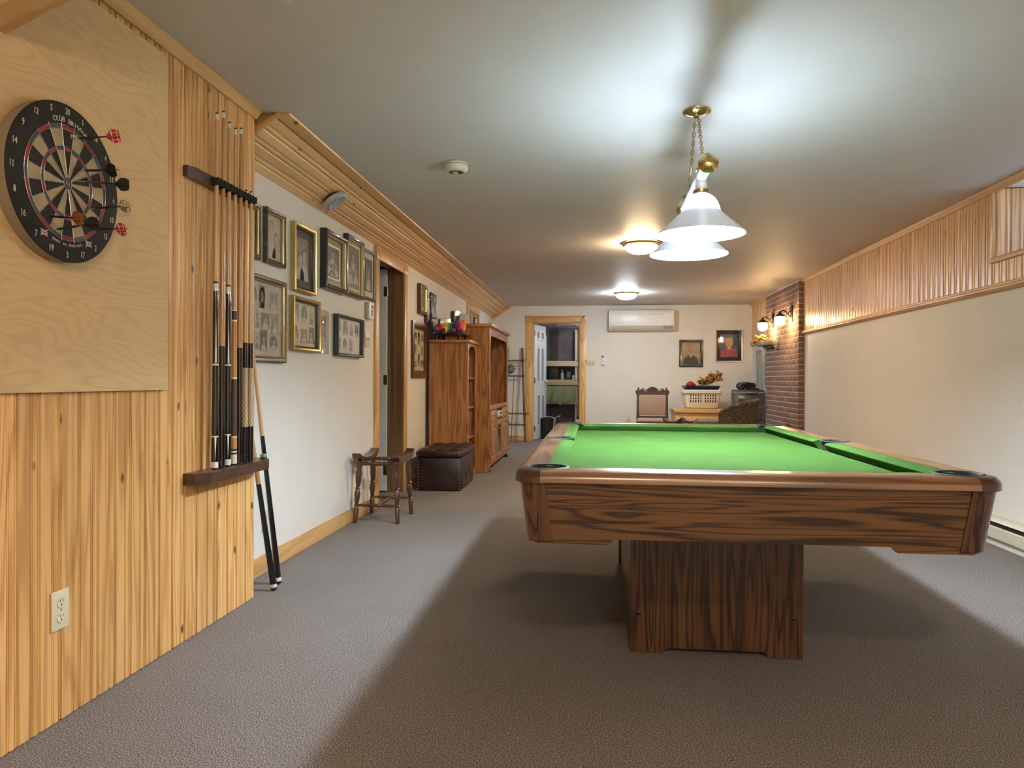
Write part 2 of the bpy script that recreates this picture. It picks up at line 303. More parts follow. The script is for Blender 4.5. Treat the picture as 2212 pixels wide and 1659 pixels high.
# ------------------------------------------------------------ mesh builder
class MB:
    def __init__(s): s.v = []; s.f = []; s.m = []; s.cur = 0
    def add(s, vs, fs, M=None):
        o = len(s.v)
        s.v += [tuple(M @ Vector(p)) if M else tuple(p) for p in vs]
        s.f += [tuple(i+o for i in f) for f in fs]; s.m += [s.cur]*len(fs); return s
    def box(s, x0, x1, y0, y1, z0, z1, bev=0., M=None):
        if bev:
            bm = bmesh.new(); bmesh.ops.create_cube(bm, size=1)
            for q in bm.verts: q.co = Vector(((x0+x1)/2+q.co.x*(x1-x0), (y0+y1)/2+q.co.y*(y1-y0), (z0+z1)/2+q.co.z*(z1-z0)))
            bmesh.ops.bevel(bm, geom=bm.edges[:], offset=bev, segments=2, affect='EDGES', profile=.5)
            bm.verts.ensure_lookup_table()
            s.add([q.co[:] for q in bm.verts], [[q.index for q in f.verts] for f in bm.faces], M); bm.free(); return s
        return s.add([(x0,y0,z0),(x1,y0,z0),(x1,y1,z0),(x0,y1,z0),(x0,y0,z1),(x1,y0,z1),(x1,y1,z1),(x0,y1,z1)],
                     [(0,3,2,1),(4,5,6,7),(0,1,5,4),(1,2,6,5),(2,3,7,6),(3,0,4,7)], M)
    def hexa(s, p): return s.add(p, [(0,3,2,1),(4,5,6,7),(0,1,5,4),(1,2,6,5),(2,3,7,6),(3,0,4,7)])
    def turned(s, p0, p1, prof, n=12):
        p0 = Vector(p0); p1 = Vector(p1); d = p1-p0; L = d.length
        q = d.to_track_quat('Z', 'Y').to_matrix().to_4x4(); q.translation = p0
        return s.lathe([(r, t*L) for t, r in prof], n, q)
    def lathe(s, prof, n=24, M=None, close=True):
        vs = []; fs = []
        for r, z in prof:
            for i in range(n):
                a = 2*PI*i/n; vs.append((r*math.cos(a), r*math.sin(a), z))
        for k in range(len(prof)-1):
            for i in range(n):
                j = (i+1) % n; fs.append((k*n+i, k*n+j, (k+1)*n+j, (k+1)*n+i))
        if close:
            if prof[0][0] > 1e-6: fs.append(tuple(range(n-1, -1, -1)))
            if prof[-1][0] > 1e-6: fs.append(tuple((len(prof)-1)*n+i for i in range(n)))
        return s.add(vs, fs, M)
    def cyl(s, p0, p1, r0, r1=None, n=12): return s.turned(p0, p1, [(0, r0), (1, r0 if r1 is None else r1)], n)
    def prism(s, poly, a, b, axis=1, M=None):
        n = len(poly); vs = []
        for t in (a, b):
            for u, w in poly: vs.append((t, u, w) if axis == 0 else (u, t, w) if axis == 1 else (u, w, t))
        fs = [tuple(range(n)), tuple(range(2*n-1, n-1, -1))] + [(i, (i+1) % n, n+(i+1) % n, n+i) for i in range(n)]
        return s.add(vs, fs, M)
    def tube(s, path, r, n=8, closed=False, M=None):
        P = [Vector(p) for p in path]; m = len(P); vs = []; fs = []; up = Vector((.013, .027, 1)).normalized()
        for i, p in enumerate(P):
            t = (P[(i+1) % m]-P[i-1]) if closed else (P[min(i+1, m-1)]-P[max(i-1, 0)])
            t.normalize(); a = t.cross(up)
            if a.length < .05: a = t.cross(Vector((1, .1, 0)))
            a.normalize(); b = t.cross(a); rr = r[i] if isinstance(r, (list, tuple)) else r
            for k in range(n):
                g = 2*PI*k/n; vs.append(tuple(p+a*(rr*math.cos(g))+b*(rr*math.sin(g))))
        for i in range(m if closed else m-1):
            j = (i+1) % m
            for k in range(n): fs.append((i*n+k, i*n+(k+1) % n, j*n+(k+1) % n, j*n+k))
        if not closed: fs += [tuple(range(n-1, -1, -1)), tuple((m-1)*n+k for k in range(n))]
        return s.add(vs, fs, M)
    def ell(s, c, r, n=16, M=None):
        if not isinstance(r, (tuple, list)): r = (r, r, r)
        k = max(6, n//2); T = Matrix.Translation(Vector(c)) @ Matrix.Diagonal((*r, 1))
        if M: T = M @ T
        return s.lathe([(max(0., math.sin(PI*i/k)) if 0 < i < k else 0., -math.cos(PI*i/k)) for i in range(k+1)], n, T)
    def oval(s, cx, cz, rx, rz, y0, y1, n=20, a0=0., a1=2*PI):
        pts = [(cx+rx*math.cos(a0+(a1-a0)*i/n), cz+rz*math.sin(a0+(a1-a0)*i/n)) for i in range(n if a1-a0 > 6.2 else n+1)]
        return s.prism(pts, y0, y1)
    def ring(s, w, h, prof, cx=0., cz=0.):      # mitred rectangular ring, prof = (inset, y)
        vs = []; fs = []; n = len(prof)
        for i, y in prof:
            a = w/2-i; b = h/2-i; vs += [(cx-a, y, cz-b), (cx+a, y, cz-b), (cx+a, y, cz+b), (cx-a, y, cz+b)]
        for k in range(n):
            q = (k+1) % n
            for c in range(4):
                d = (c+1) % 4; fs.append((k*4+c, k*4+d, q*4+d, q*4+c))
        return s.add(vs, fs)
    def build(s, name, mats, parent=None, smooth=38, kind=None, label=None):
        me = bpy.data.meshes.new(name); me.from_pydata(s.v, [], s.f)
        if any(s.m): me.polygons.foreach_set('material_index', s.m)
        bm = bmesh.new(); bm.from_mesh(me); bmesh.ops.remove_doubles(bm, verts=bm.verts, dist=1e-6)
        bmesh.ops.recalc_face_normals(bm, faces=bm.faces)
        if smooth:
            for f in bm.faces: f.smooth = True
        bm.to_mesh(me); bm.free()
        if smooth: me.set_sharp_from_angle(angle=math.radians(smooth))
        for m in (mats if isinstance(mats, (list, tuple)) else [mats]): me.materials.append(m)
        return link(name, me, parent, kind, label)
def link(name, data, parent=None, kind=None, label=None):
    o = bpy.data.objects.new(name, data); COL.objects.link(o)
    if parent: o.parent = parent
    if kind: o['kind'] = kind
    if label: o['label'] = label
    return o
def thing(name, label, cat, loc=(0, 0, 0), rz=0., group=None):
    o = link(name, None); o.empty_display_size = .05; o.location = loc; o.rotation_euler = (0, 0, rz)
    o['label'] = label; o['category'] = cat
    if group: o['group'] = group
    return o
def tag(o, label, cat, group=None):
    o['label'] = label; o['category'] = cat
    if group: o['group'] = group
    return o
def copy_tree(o, parent=None):
    c = o.copy(); COL.objects.link(c); c.parent = parent
    for ch in list(o.children): copy_tree(ch, c)
    return c
LEFT, RIGHT = PI/2, -PI/2       # rotation of things hung on the left / right wall (front faces local -y)
def text_mesh(txt, size, depth=.0006):
    cu = bpy.data.curves.new('lettering', 'FONT'); cu.body = txt; cu.size = size; cu.extrude = depth; cu.align_x = 'CENTER'; cu.align_y = 'CENTER'
    cu.resolution_u = 3
    o = bpy.data.objects.new('lettering', cu); COL.objects.link(o)
    dg = bpy.context.evaluated_depsgraph_get(); me = bpy.data.meshes.new_from_object(o.evaluated_get(dg))
    bpy.data.objects.remove(o); return me
def text_part(txt, size, mat, parent, x, z, y, ang=0., name='lettering', sx=1.):
    me = text_mesh(txt, size); me.materials.append(mat); o = link(name, me, parent)
    o.matrix_local = Matrix.Translation((x, y, z)) @ Matrix.Rotation(-ang, 4, 'Y') @ Matrix.Rotation(PI/2, 4, 'X') @ Matrix.Diagonal((sx, 1, 1, 1))
    return o

# ------------------------------------------------------------ the room
XW, XL, XR, YF, HC = -1.577, -1.74, 2.55, 12.43, 2.27
def B(name, mat, *bs, parent=None, kind='structure', bev=0.):
    m = MB()
    for b in bs: m.box(*b, bev=bev)
    return m.build(name, mat, parent, kind=kind, smooth=0 if not bev else 38)
B('floor', CARPET, (-2.0, 2.75, -2.7, YF+.12, -.1, 0))
B('ceiling', CEILP, (-1.95, 2.75, -2.7, YF+.12, HC, HC+.1))
wln = B('wall_left_near', WALLP, (-1.9, XW-.018, -2.7, 3.30, 0, HC))
B('wall_left', WALLP, (-1.9, XL, 3.30, 5.80, 0, HC), (-1.9, XL, 6.59, YF+.12, 0, HC), (-1.9, XL, 5.80, 6.59, 2.04, HC))
B('wall_back', WALLP, (-1.95, 2.75, -2.8, -2.7, 0, HC))
wf = B('wall_far', WALLP, (-1.9, -1.05, YF, YF+.12, 0, HC), (-.25, 2.75, YF, YF+.12, 0, HC), (-1.05, -.25, YF, YF+.12, 2.0, HC))
wr = B('wall_right', WALLP, (XR, 2.95, -2.7, 3.88, 0, HC), (XR, 2.95, 5.05, YF, 0, HC), (XR, 2.95, 3.88, 5.05, 0, 1.80), (XR, 2.95, 3.88, 5.05, 2.26, HC))

# planks --------------------------------------------------------------------
PW = .084
PROF = [(0, .011), (.0035, .0005), (.006, 0), (.045, 0), (.0475, .002), (.049, .009), (.0505, .002), (.0535, .001), (.055, .009),
        (.057, .0015), (.062, -.0008), (.070, -.0008), (.0745, .0015), (.0762, .009), (.078, .0015), (.081, .0018), (.084, .011)]
_pl = {}
def plank_mesh(L, mat, key=''):
    k = (round(L, 3), mat.name)
    if k not in _pl:
        m = MB(); pts = PROF + [(PW, .016), (0, .016)]
        m.prism([(x, y) for x, y in pts], 0, L, axis=2)
        o = m.build('plank', mat, smooth=30); me = o.data; bpy.data.objects.remove(o); _pl[k] = me
    return _pl[k]
def plank(parent, loc, rz, L, mat, M=None):
    o = link('plank', plank_mesh(L, mat), parent)
    if M is not None: o.matrix_local = M
    else: o.location = loc; o.rotation_euler = (0, 0, rz)
    return o
for i in range(42): plank(wln, (XW, 3.30-PW*(i+1), .004), LEFT, HC-.006, PINE)
for i in range(52):
    y = 9.415-PW*i
    plank(wr, (XR-.016, y, 1.62), RIGHT, HC-.624, PINE_R)
for i in range(51):
    y = 9.415-PW*(52+i)
    plank(wr, (XR-.016, y, 1.62), RIGHT, .178 if y > 3.87 else HC-.624, PINE_R)
for i in range(14): plank(wr, (XR-.016, 12.42-PW*i, 1.62), RIGHT, HC-.624, PINE_R)
# window recess lining: far cheek, near cheek, head, sill
lin = MB().box(XR-.012, 2.93, 5.05, 5.066, 1.80, 2.265).build('recess_cheek', PINE_R, wr, smooth=0)
for i in range(4):
    o = plank(wr, (XR+PW*i-.010, 5.034, 1.813), 0, .44, PINE_R)
MB().box(XR-.012, 2.93, 3.864, 3.88, 1.80, 2.265).build('recess_cheek', PINE_R, wr, smooth=0)
MB().box(XR-.02, 2.93, 3.87, 5.06, 1.785, 1.812, bev=.004).build('recess_sill', PINE_Y, wr)
MB().box(XR-.032, XR-.012, 5.046, 5.075, 1.785, 2.262, bev=.004).build('recess_casing', PINE_R, wr)
MB().box(XR-.034, XR-.012, 3.85, 5.079, 1.782, 1.815, bev=.004).build('recess_casing', PINE_Y, wr)
wi = MB()
wi.ring(1.17, .45, [(0, -.02), (.045, -.02), (.045, .02), (0, .02)])
o = wi.build('window_1', WHITE, kind='structure'); o.location = (2.915, 4.465, 2.035); o.rotation_euler = (0, 0, RIGHT)
MB().box(-.54, .54, -.003, .003, -.18, .18).build('pane', GLASS, o, smooth=0)
MB().box(-.012, .012, -.015, .015, -.18, .18).build('mullion', WHITE, o, smooth=0)
# rails, crowns
def trim(n, mat, *bs, bev=.004): return B('trim_%d' % n, mat, *bs, bev=bev)
trim(1, PINE_Y, (XR-.036, XR-.001, 3.4, 9.42, 1.602, 1.638)).name = 'trim_1'
t = MB(); t.prism([(XR-.001, 1.595), (XR-.022, 1.597), (XR-.040, 1.612), (XR-.040, 1.622), (XR-.030, 1.632), (XR-.030, 1.640), (XR-.018, 1.648), (XR-.001, 1.650)], .76, 9.42)
bpy.data.objects.remove(bpy.data.objects['trim_1']); t.build('trim_1', PINE_Y, kind='structure')
trim(2, PINE_Y, (XR-.04, XR-.001, 11.19, YF-.001, 1.60, 1.648))
def crown(n, x, sgn, y0, y1, w=.036, mat=PINE_Y):
    m = MB(); m.prism([(x, HC-.001), (x+sgn*w, HC-.001), (x+sgn*w, HC-.008), (x+sgn*w*.72, HC-.02), (x+sgn*w*.45, HC-.034), (x+sgn*.010, HC-.042), (x, HC-.042)], y0, y1)
    return m.build('trim_%d' % n, mat, kind='structure')
crown(3, XW+.0005, 1, -.2, 3.295); crown(4, XR-.0165, -1, .76, 9.42, .03); crown(5, XR-.0165, -1, 11.19, YF-.002, .03)
# baseboards
for n, bs in (('left', [(XL+.0005, XL+.018, 3.302, 5.69, .001, .088), (XL+.0005, XL+.018, 6.69, YF-.001, .001, .088)]),
              ('far', [(XL+.02, -1.153, YF-.018, YF-.0005, .001, .088), (-.148, XR-.001, YF-.018, YF-.0005, .001, .088)])):
    m = MB()
    for b in bs:
        m.box(*b, bev=.003)
        if n == 'left': m.box(b[0], b[1]-.006, b[2], b[3], .088, .095, bev=.002)
    m.build('baseboard_'+n, PINE_Y if n == 'left' else PINE_X, kind='structure')

# soffit --------------------------------------------------------------------
SA, SB = Vector((XL, 0, 2.088)), Vector((-1.465, 0, 2.268))
sd = (SB-SA); SL = sd.length; sd.normalize(); sn = Vector((-sd.z, 0, sd.x))
sof = MB(); sof.prism([(XL, 2.11), (XL, HC-.001), (-1.49, HC-.001)], 3.35, YF-.001)
sof = sof.build('soffit', PINE_Y, kind='structure', smooth=0)
ends = [[3.345, 6.12, 9.3, YF-.03], [3.345, 7.05, YF-.03], [3.345, 6.15, 8.4, YF-.03], [3.345, 6.6, 10.4, YF-.03]]
for c in range(4):
    for a, b in zip(ends[c], ends[c][1:]):
        org = SA + sd*(.0815*c+.0015)
        M = Matrix(((sd.x, sn.x, 0, org.x), (0, 0, -1, b-.001), (sd.z, sn.z, 0, org.z), (0, 0, 0, 1)))
        plank(sof, None, 0, b-a-.002, PINE_S, M)
def sloped(name, y0, y1, a0, a1, th, mat, parent, off=.0):
    p = SA+sd*a0-sn*off; q = SA+sd*a1-sn*off
    m = MB(); m.prism([(p.x, p.z), (q.x, q.z), (q.x-sn.x*th, q.z-sn.z*th), (p.x-sn.x*th, p.z-sn.z*th)], y0, y1)
    return m.build(name, mat, parent, smooth=0)
sloped('end_board', 3.325, 3.343, .0, SL-.006, .02, PINE_X, sof, -.012)
sloped('end_board', YF-.024, YF-.002, .0, SL+.03, .05, PINE_X, sof, -.004)
m = MB(); m.prism([(-1.475, HC-.001), (-1.425, HC-.001), (-1.428, HC-.010), (-1.455, HC-.018), (-1.485, HC-.024)], 3.335, YF-.025)
m.build('crown_strip', PINE_Y, sof)
# bulkhead panel near the dart board (top corner of the view)
bk = MB(); bk.prism([(XW+.012, 1.962), (XW+.012, 2.262), (-.85, 2.262)], -.6, 1.80)
bk.build('bulkhead', PINE_Y, kind='structure', smooth=0)
bk = MB(); bk.prism([(XW+.010, 1.955), (-.86, 2.264), (-.79, 2.264), (XW+.010, 1.933)], 1.72, 1.812); bk.build('trim_6', PINE_X, kind='structure', smooth=0)

# door to the hall in the left wall -----------------------------------------
def rosette_casing(n, rz, loc, w, h, cw=.09, th=.02, mat=PINE, matx=PINE_X, headh=None):
    r = MB(); r.box(-w/2-cw, -w/2, -th, 0, 0, h, bev=.003); r.box(w/2, w/2+cw, -th, 0, 0, h, bev=.003)
    o = r.build('trim_%d' % n, mat, kind='structure'); o.location = loc; o.rotation_euler = (0, 0, rz)
    hh = headh or cw
    MB().box(-w/2, w/2, -th, 0, h, h+hh, bev=.003).build('head_casing', matx, o)
    for sx in (-1, 1):
        q = MB(); cx = sx*(w/2+cw/2); q.box(cx-cw/2-.004, cx+cw/2+.004, -th-.006, 0, h-.004, h+cw+.006 if not headh else h+hh, bev=.003)
        for r1, r2, y in ((.034, .028, -th-.010), (.018, .012, -th-.011)):
            q.tube([(cx+(r1+r2)/2*math.cos(a*PI/10), y+.004, h+hh/2+(r1+r2)/2*math.sin(a*PI/10)) for a in range(20)], (r1-r2)/1.6, 6, True)
        q.build('corner_rosette', mat, o)
    return o
rosette_casing(7, LEFT, (XL+.0005, 6.195, .001), .79, 1.985, .095, headh=.10)
jm = MB(); jm.box(-1.9, XL, 5.785, 5.801, .001, 2.05); jm.box(-1.9, XL, 6.589, 6.605, .001, 2.05); jm.box(-1.9, XL, 5.80, 6.59, 2.035, 2.05)
jm.build('trim_8', JAMB, kind='structure', smooth=0)
jm = MB(); jm.box(-1.845, -1.815, 6.577, 6.589, .002, 2.034); jm.box(-1.845, -1.815, 5.80, 6.59, 2.024, 2.035)
jm.build('trim_9', JAMB, kind='structure', smooth=0)
def panel_door(name, loc, rz, w, h, side):
    d = thing(name, '', 'door', loc, rz)
    sl = MB(); sl.box(0, w, -.0175, .0175, .012, h, bev=.002); sl = sl.build('slab', DOORW, d)
    for (x0, x1) in ((.11, .355), (w-.355, w-.11)):
        for (z0, z1) in ((.22, .80), (.97, 1.62), (1.71, 1.90)):
            for sy in (-1, 1):
                q = MB(); q.ring(x1-x0, z1-z0, [(0, sy*.0174), (.010, sy*.0235), (.024, sy*.0175)], (x0+x1)/2, (z0+z1)/2)
                q.build('panel_moulding', DOORW, sl)
                q = MB(); q.ring(x1-x0-.07, z1-z0-.07, [(0, sy*.0174), (.012, sy*.022), (.03, sy*.022), (.03, sy*.0174)], (x0+x1)/2, (z0+z1)/2)
                q.box((x0+x1)/2-(x1-x0-.094)/2, (x0+x1)/2+(x1-x0-.094)/2, min(0, sy*.022), max(0, sy*.022), (z0+z1)/2-(z1-z0-.094)/2, (z0+z1)/2+(z1-z0-.094)/2)
                q.build('panel', DOORW, sl)
    for sy in (-1, 1):
        k = MB(); k.turned((w-.065, sy*.017, .99), (w-.065, sy*.075, .99), [(0, .03), (.12, .03), (.16, .012), (.5, .011), (.6, .024), (.8, .028), (.95, .02), (1, 0)], 16)
        k.build('knob', BRASS, d)
    for z in (.2, 1.02, 1.82):
        k = MB(); k.cyl((-.006, side*.019, z-.045), (-.006, side*.019, z+.045), .007, n=10); k.box(-.004, .028, side*.0175-.0015, side*.0175+.0015, z-.044, z+.044)
        k.build('hinge', BRASSD, d)
    return d
d = panel_door('hall_door', (-1.878, 6.566, 0), PI, .77, 2.02, 1)
d.name = 'door_1'; d['label'] = 'white door swung open in the left wall beside the collage pictures'
d['kind'] = 'structure'
# hall beyond
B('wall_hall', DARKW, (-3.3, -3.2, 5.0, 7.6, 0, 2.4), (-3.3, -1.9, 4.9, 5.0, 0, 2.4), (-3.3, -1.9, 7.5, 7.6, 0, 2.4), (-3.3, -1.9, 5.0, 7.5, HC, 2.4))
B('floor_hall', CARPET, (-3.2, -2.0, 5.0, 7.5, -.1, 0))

# storage room behind the far wall ------------------------------------------
B('wall_storage', CONC, (-1.75, .6, 14.75, 14.85, 0, 2.5), (-1.85, -1.75, YF+.12, 14.85, 0, 2.5), (.5, .6, YF+.12, 14.85, 0, 2.5))
B('floor_storage', CONC, (-1.75, .5, YF+.12, 14.75, -.1, 0))
fo = MB(); nx, ny = 14, 14
fv = [(-1.75+2.25*i/nx, YF+.12+2.2*j/ny, 2.03+.02*math.sin(i*1.7+j*.9)+.02*random.random()) for j in range(ny+1) for i in range(nx+1)]
fo.add(fv + [(x, y, 2.5) for x, y, z in fv[:0]], [(j*(nx+1)+i, j*(nx+1)+i+1, (j+1)*(nx+1)+i+1, (j+1)*(nx+1)+i) for j in range(ny) for i in range(nx)])
fo.box(-1.75, .5, YF+.12, 14.75, 2.3, 2.4); fo.build('ceiling_storage', FOIL, kind='structure', smooth=60)
rosette_casing(10, 0, (-.65, YF-.0005, .001), .80, 2.0, .10)
jm = MB(); jm.box(-1.05, -1.036, YF, YF+.12, .001, 2.0); jm.box(-.264, -.25, YF, YF+.12, .001, 2.0); jm.box(-1.05, -.25, YF, YF+.12, 1.986, 2.0)
jm.build('trim_11', PINE, kind='structure', smooth=0)
d = panel_door('door_2', (-1.03, YF+.125, 0), math.radians(80), .765, 1.98, -1)
d['label'] = 'white six panel door open into the storage room'; d['kind'] = 'structure'

# ------------------------------------------------------------ pool table
TX0, TX1, TY0, TY1, TZ = -.243, 1.137, 2.15, 4.67, .757
CX, CY = (TX0+TX1)/2, (TY0+TY1)/2
HX, HY = (TX1-TX0)/2, (TY1-TY0)/2
tb = thing('pool_table', 'wood grain pool table with bright green cloth on a panel pedestal', 'pool table', (CX, CY, 0))
RW, CW, ZB, ZR = .098, .052, .717, .722           # rail width, cushion width, bed height, rail underside
# rails: rounded outer edge; profile (distance in from outer edge, z)
rp = [(0, ZR), (0, ZR+.012), (.004, TZ-.013), (.012, TZ-.004), (.024, TZ), (RW, TZ), (RW, ZR)]
def rail(axis, sgn, half, off, mat):
    m = MB()
    if axis == 0: m.prism([(sgn*(off-d), z) for d, z in rp], -half, half, axis=0)
    else: m.prism([(sgn*(off-d), z) for d, z in rp], -half, half, axis=1)
    return m.build('rail', mat, tb)
rails = []
for sg in (-1, 1): rails += [rail(0, sg, HX-.0855, HY, RAIL_X), rail(1, sg, HY-.0855, HX, RAIL_Y)]
# corner caps
caps = []
for sx in (-1, 1):
    for sy in (-1, 1):
        m = MB(); rr = .085; n = 8
        def corner(r, z): 
            c = (HX-rr, HY-rr); return [(c[0]+r*math.cos(a*PI/2/n), c[1]+r*math.sin(a*PI/2/n), z) for a in range(n+1)]
        rows = []
        for d, z in [(0, ZR-.002), (0, ZR+.014), (.005, TZ-.011), (.014, TZ-.002), (.028, TZ+.0015), (.07, TZ+.0015)]: rows.append(corner(rr-d, z))
        vs = [p for r in rows for p in r]; k = n+1; fs = []
        for i in range(len(rows)-1):
            for j in range(n): fs.append((i*k+j, i*k+j+1, (i+1)*k+j+1, (i+1)*k+j))
        vs = [(x*sx, y*sy, z) for x, y, z in vs]; m.add(vs, fs)
        # inner wedge so that the cap is solid
        q = [(HX-rr, HY-rr), (HX-rr, HY-.004), (HX-.004, HY-rr)]
        m.prism([(x*sx, y*sy) for x, y in [(HX-rr-.012, HY-rr-.012), (HX-rr-.012, HY-.03), (HX-rr, HY-.028), (HX-.045, HY-.045), (HX-.028, HY-rr), (HX-.03, HY-rr-.012)]], ZR, TZ+.0012, axis=2)
        caps.append(m.build('corner_cap', COPPER, tb))
# cloth bed and cushions
PXi, PYi = HX-RW-CW, HY-RW-CW
bed = MB().box(-HX+RW-.01, HX-RW+.01, -HY+RW-.01, HY-RW+.01, ZB-.028, ZB).build('bed_cloth', FELT, tb, smooth=0)
cp = [(0, ZB-.001), (0, TZ-.001), (CW*.62, TZ-.0015), (CW*.92, TZ-.006), (CW, TZ-.011), (CW*.96, TZ-.017), (CW*.62, ZB+.001)]
def cushion(axis, sg, a, b, cut_a, cut_b):
    off = (HY if axis == 0 else HX)-RW; m = MB(); n = len(cp); vs = []
    for t, c in ((a, cut_a), (b, cut_b)):
        for d, z in cp:
            tt = t + c*d; pos = sg*(off-d); vs.append((tt, pos, z) if axis == 0 else (pos, tt, z))
    m.add(vs, [tuple(range(n)), tuple(range(2*n-1, n-1, -1))]+[(i, (i+1) % n, n+(i+1) % n, n+i) for i in range(n)])
    m.build('cushion', FELT, tb, smooth=40)
for sg in (-1, 1):
    cushion(0, sg, -HX+RW+.032, HX-RW-.032, .9, -.9)
    cushion(1, sg, -HY+RW+.032, -.062, .9, -.35); cushion(1, sg, .062, HY-RW-.032, .35, -.9)
# pockets
def cut(o, cutters):
    for c in cutters:
        md = o.modifiers.new('cut', 'BOOLEAN'); md.operation = 'DIFFERENCE'; md.solver = 'EXACT'; md.object = c
    bpy.context.view_layer.update()
    me = bpy.data.meshes.new_from_object(o.evaluated_get(bpy.context.evaluated_depsgraph_get()))
    o.modifiers.clear(); o.data = me
cutters = []; spots = []
for px, py in [(-1, -1), (1, -1), (-1, 1), (1, 1), (-1, 0), (1, 0)]:
    spots.append((px*(HX-.100), py*(HY-.100), .060) if py else (px*(HX-.082), 0, .054))
for cx, cy, r in spots:
    c = MB(); c.lathe([(r, .4), (r, 1.)], 32, Matrix.Translation((cx, cy, 0))); cutters.append(c.build('cutter', RUBBER, tb, smooth=0))
for o in rails+caps+[bed]: cut(o, cutters)
for c in cutters: bpy.data.objects.remove(c)
for cx, cy, r in spots:
    m = MB(); T = Matrix.Translation((cx, cy, 0))
    m.lathe([(r-.004, ZB-.05), (r-.004, TZ-.002), (r-.001, TZ+.003), (r+.004, TZ+.0035), (r+.009, TZ+.0005), (r+.009, TZ-.001), (r-.001, TZ-.003), (r-.001, ZB-.05)], 32, T)
    m.build('pocket_liner', RUBBER, tb)
    m = MB(); m.lathe([(r-.002, ZB-.04), (r*.9, ZB-.08), (r*.7, ZB-.12), (0, ZB-.135)], 18, T, close=False); m.build('pocket_bag', LEATH, tb)
# apron
AZ0, AZ1, tp = .553, .7215, .022
def apron(axis, sg, half, off, mat):
    m = MB(); z1, z0, zn = AZ1, AZ0, .536; nx = half-.235
    poly = [(-half, z1), (half, z1), (half-.018, zn), (nx+.015, zn), (nx, z0), (-nx, z0), (-nx-.015, zn), (-half+.018, zn)]
    n = len(poly); vs = []
    for th in (0, .02):
        for u, z in poly:
            o = sg*(off - .006 - (z1-z)/(z1-zn)*tp - th); vs.append((u, o, z) if axis == 0 else (o, u, z))
    m.add(vs, [tuple(range(n)), tuple(range(2*n-1, n-1, -1))]+[(i, (i+1) % n, n+(i+1) % n, n+i) for i in range(n)])
    return m.build('apron', mat, tb, smooth=0)
OFF = .020
for sg in (-1, 1):
    apron(0, sg, HX-.065, HY-OFF, ROSE_X); apron(1, sg, HY-.065, HX-OFF, ROSE_Y)
for sx in (-1, 1):
    for sy in (-1, 1):
        m = MB(); n = 7; ring = []
        for z, ins in ((ZR-.001, 0), (.545, tp), (.535, tp+.012)):
            c = (HX-OFF-.045-ins, HY-OFF-.045-ins); row = [(c[0]-.032, c[1]+.045)]
            row += [(c[0]+.045*math.sin(a*PI/2/n), c[1]+.045*math.cos(a*PI/2/n)) for a in range(n+1)]
            row += [(c[0]+.045, c[1]-.032), (c[0]+.02, c[1]-.032), (c[0]-.032, c[1]+.02)]
            ring.append([(x*sx, y*sy, z) for x, y in row])
        k = len(ring[0]); vs = [p for r in ring for p in r]; fs = [tuple(range(k)), tuple(range(3*k-1, 2*k-1, -1))]
        for i in range(2):
            for j in range(k): fs.append((i*k+j, i*k+(j+1) % k, (i+1)*k+(j+1) % k, (i+1)*k+j))
        m.add(vs, fs); m.build('corner_post', ROSE_Z, tb)
MB().box(-HX+.19, HX-.19, -HY+.19, HY-.19, .62, ZB-.029).build('frame', BLACK, tb, smooth=0)
# pedestal
px0, px1, py0, py1 = .136-CX, .762-CX, 2.81-CY, 4.19-CY
def ped(y0, y1):
    m = MB(); m.prism([(px0, 0.002), (px0+.12, .002), (px0+.14, .022), (px1-.14, .022), (px1-.12, .002), (px1, .002), (px1, .615), (px0, .615)], y0, y1)
    return m.build('pedestal_panel', ROSE_Z, tb, smooth=0)
pf = ped(py0, py0+.022); pb = ped(py1-.022, py1)
for x0, x1 in ((px0+.012, px0+.034), (px1-.034, px1-.012)):
    MB().box(x0, x1, py0+.022, py1-.022, .006, .615).build('pedestal_side', ROSE_Y, tb, smooth=0)
for x in (px0+.033, px1-.033):
    for z in (.15, .44):
        b = MB(); b.turned((x, py0, z), (x, py0-.004, z), [(0, .008), (.6, .0075), (1, .004)], 10); b.build('bolt', BLACK, pf)
for y in (py0+.06, py1-.06):
    for z in (.15, .44):
        b = MB(); b.turned((px0+.012, y, z), (px0+.006, y, z), [(0, .008), (.6, .0075), (1, .004)], 10); b.build('bolt', BLACK, tb)

# ------------------------------------------------------------ pendant lamp over the table
LX = .445
lp = thing('billiard_pendant', 'brass and white two shade billiard pendant hanging over the pool table', 'pendant lamp', (LX, 3.42, HC))
def L(x, y, z): return (x-LX, y-3.42, z-HC)
BZ = 1.888
m = MB(); m.lathe([(.0, -.034), (.012, -.034), (.016, -.026), (.036, -.02), (.05, -.014), (.056, -.010), (.059, -.0105), (.062, -.008), (.064, -.0085), (.066, -.004), (.066, -.0005)], 32, Matrix.Translation(L(.462, 3.50, HC)))
m.build('canopy', BRASS, lp)
m = MB(); m.cyl(L(LX, 3.03, BZ), L(LX, 3.80, BZ), .0225, n=20); m.build('bar', WHITE, lp)
capp = [(0, .0), (.05, .014), (.1, .026), (.3, .036), (.45, .041), (.62, .040), (.7, .034), (.85, .028), (1, .024)]
for a, b in ((2.995, 3.045), (3.835, 3.785)):
    m = MB(); m.turned(L(LX, a, BZ), L(LX, b, BZ), capp, 28)
    for q in (.012, .022): m.tube([L(LX+q*math.cos(t*PI/12), a+(.004 if a < 3.4 else -.004), BZ+q*math.sin(t*PI/12)) for t in range(24)], .002, 6, True)
    m.build('end_cap', BRASS, lp)
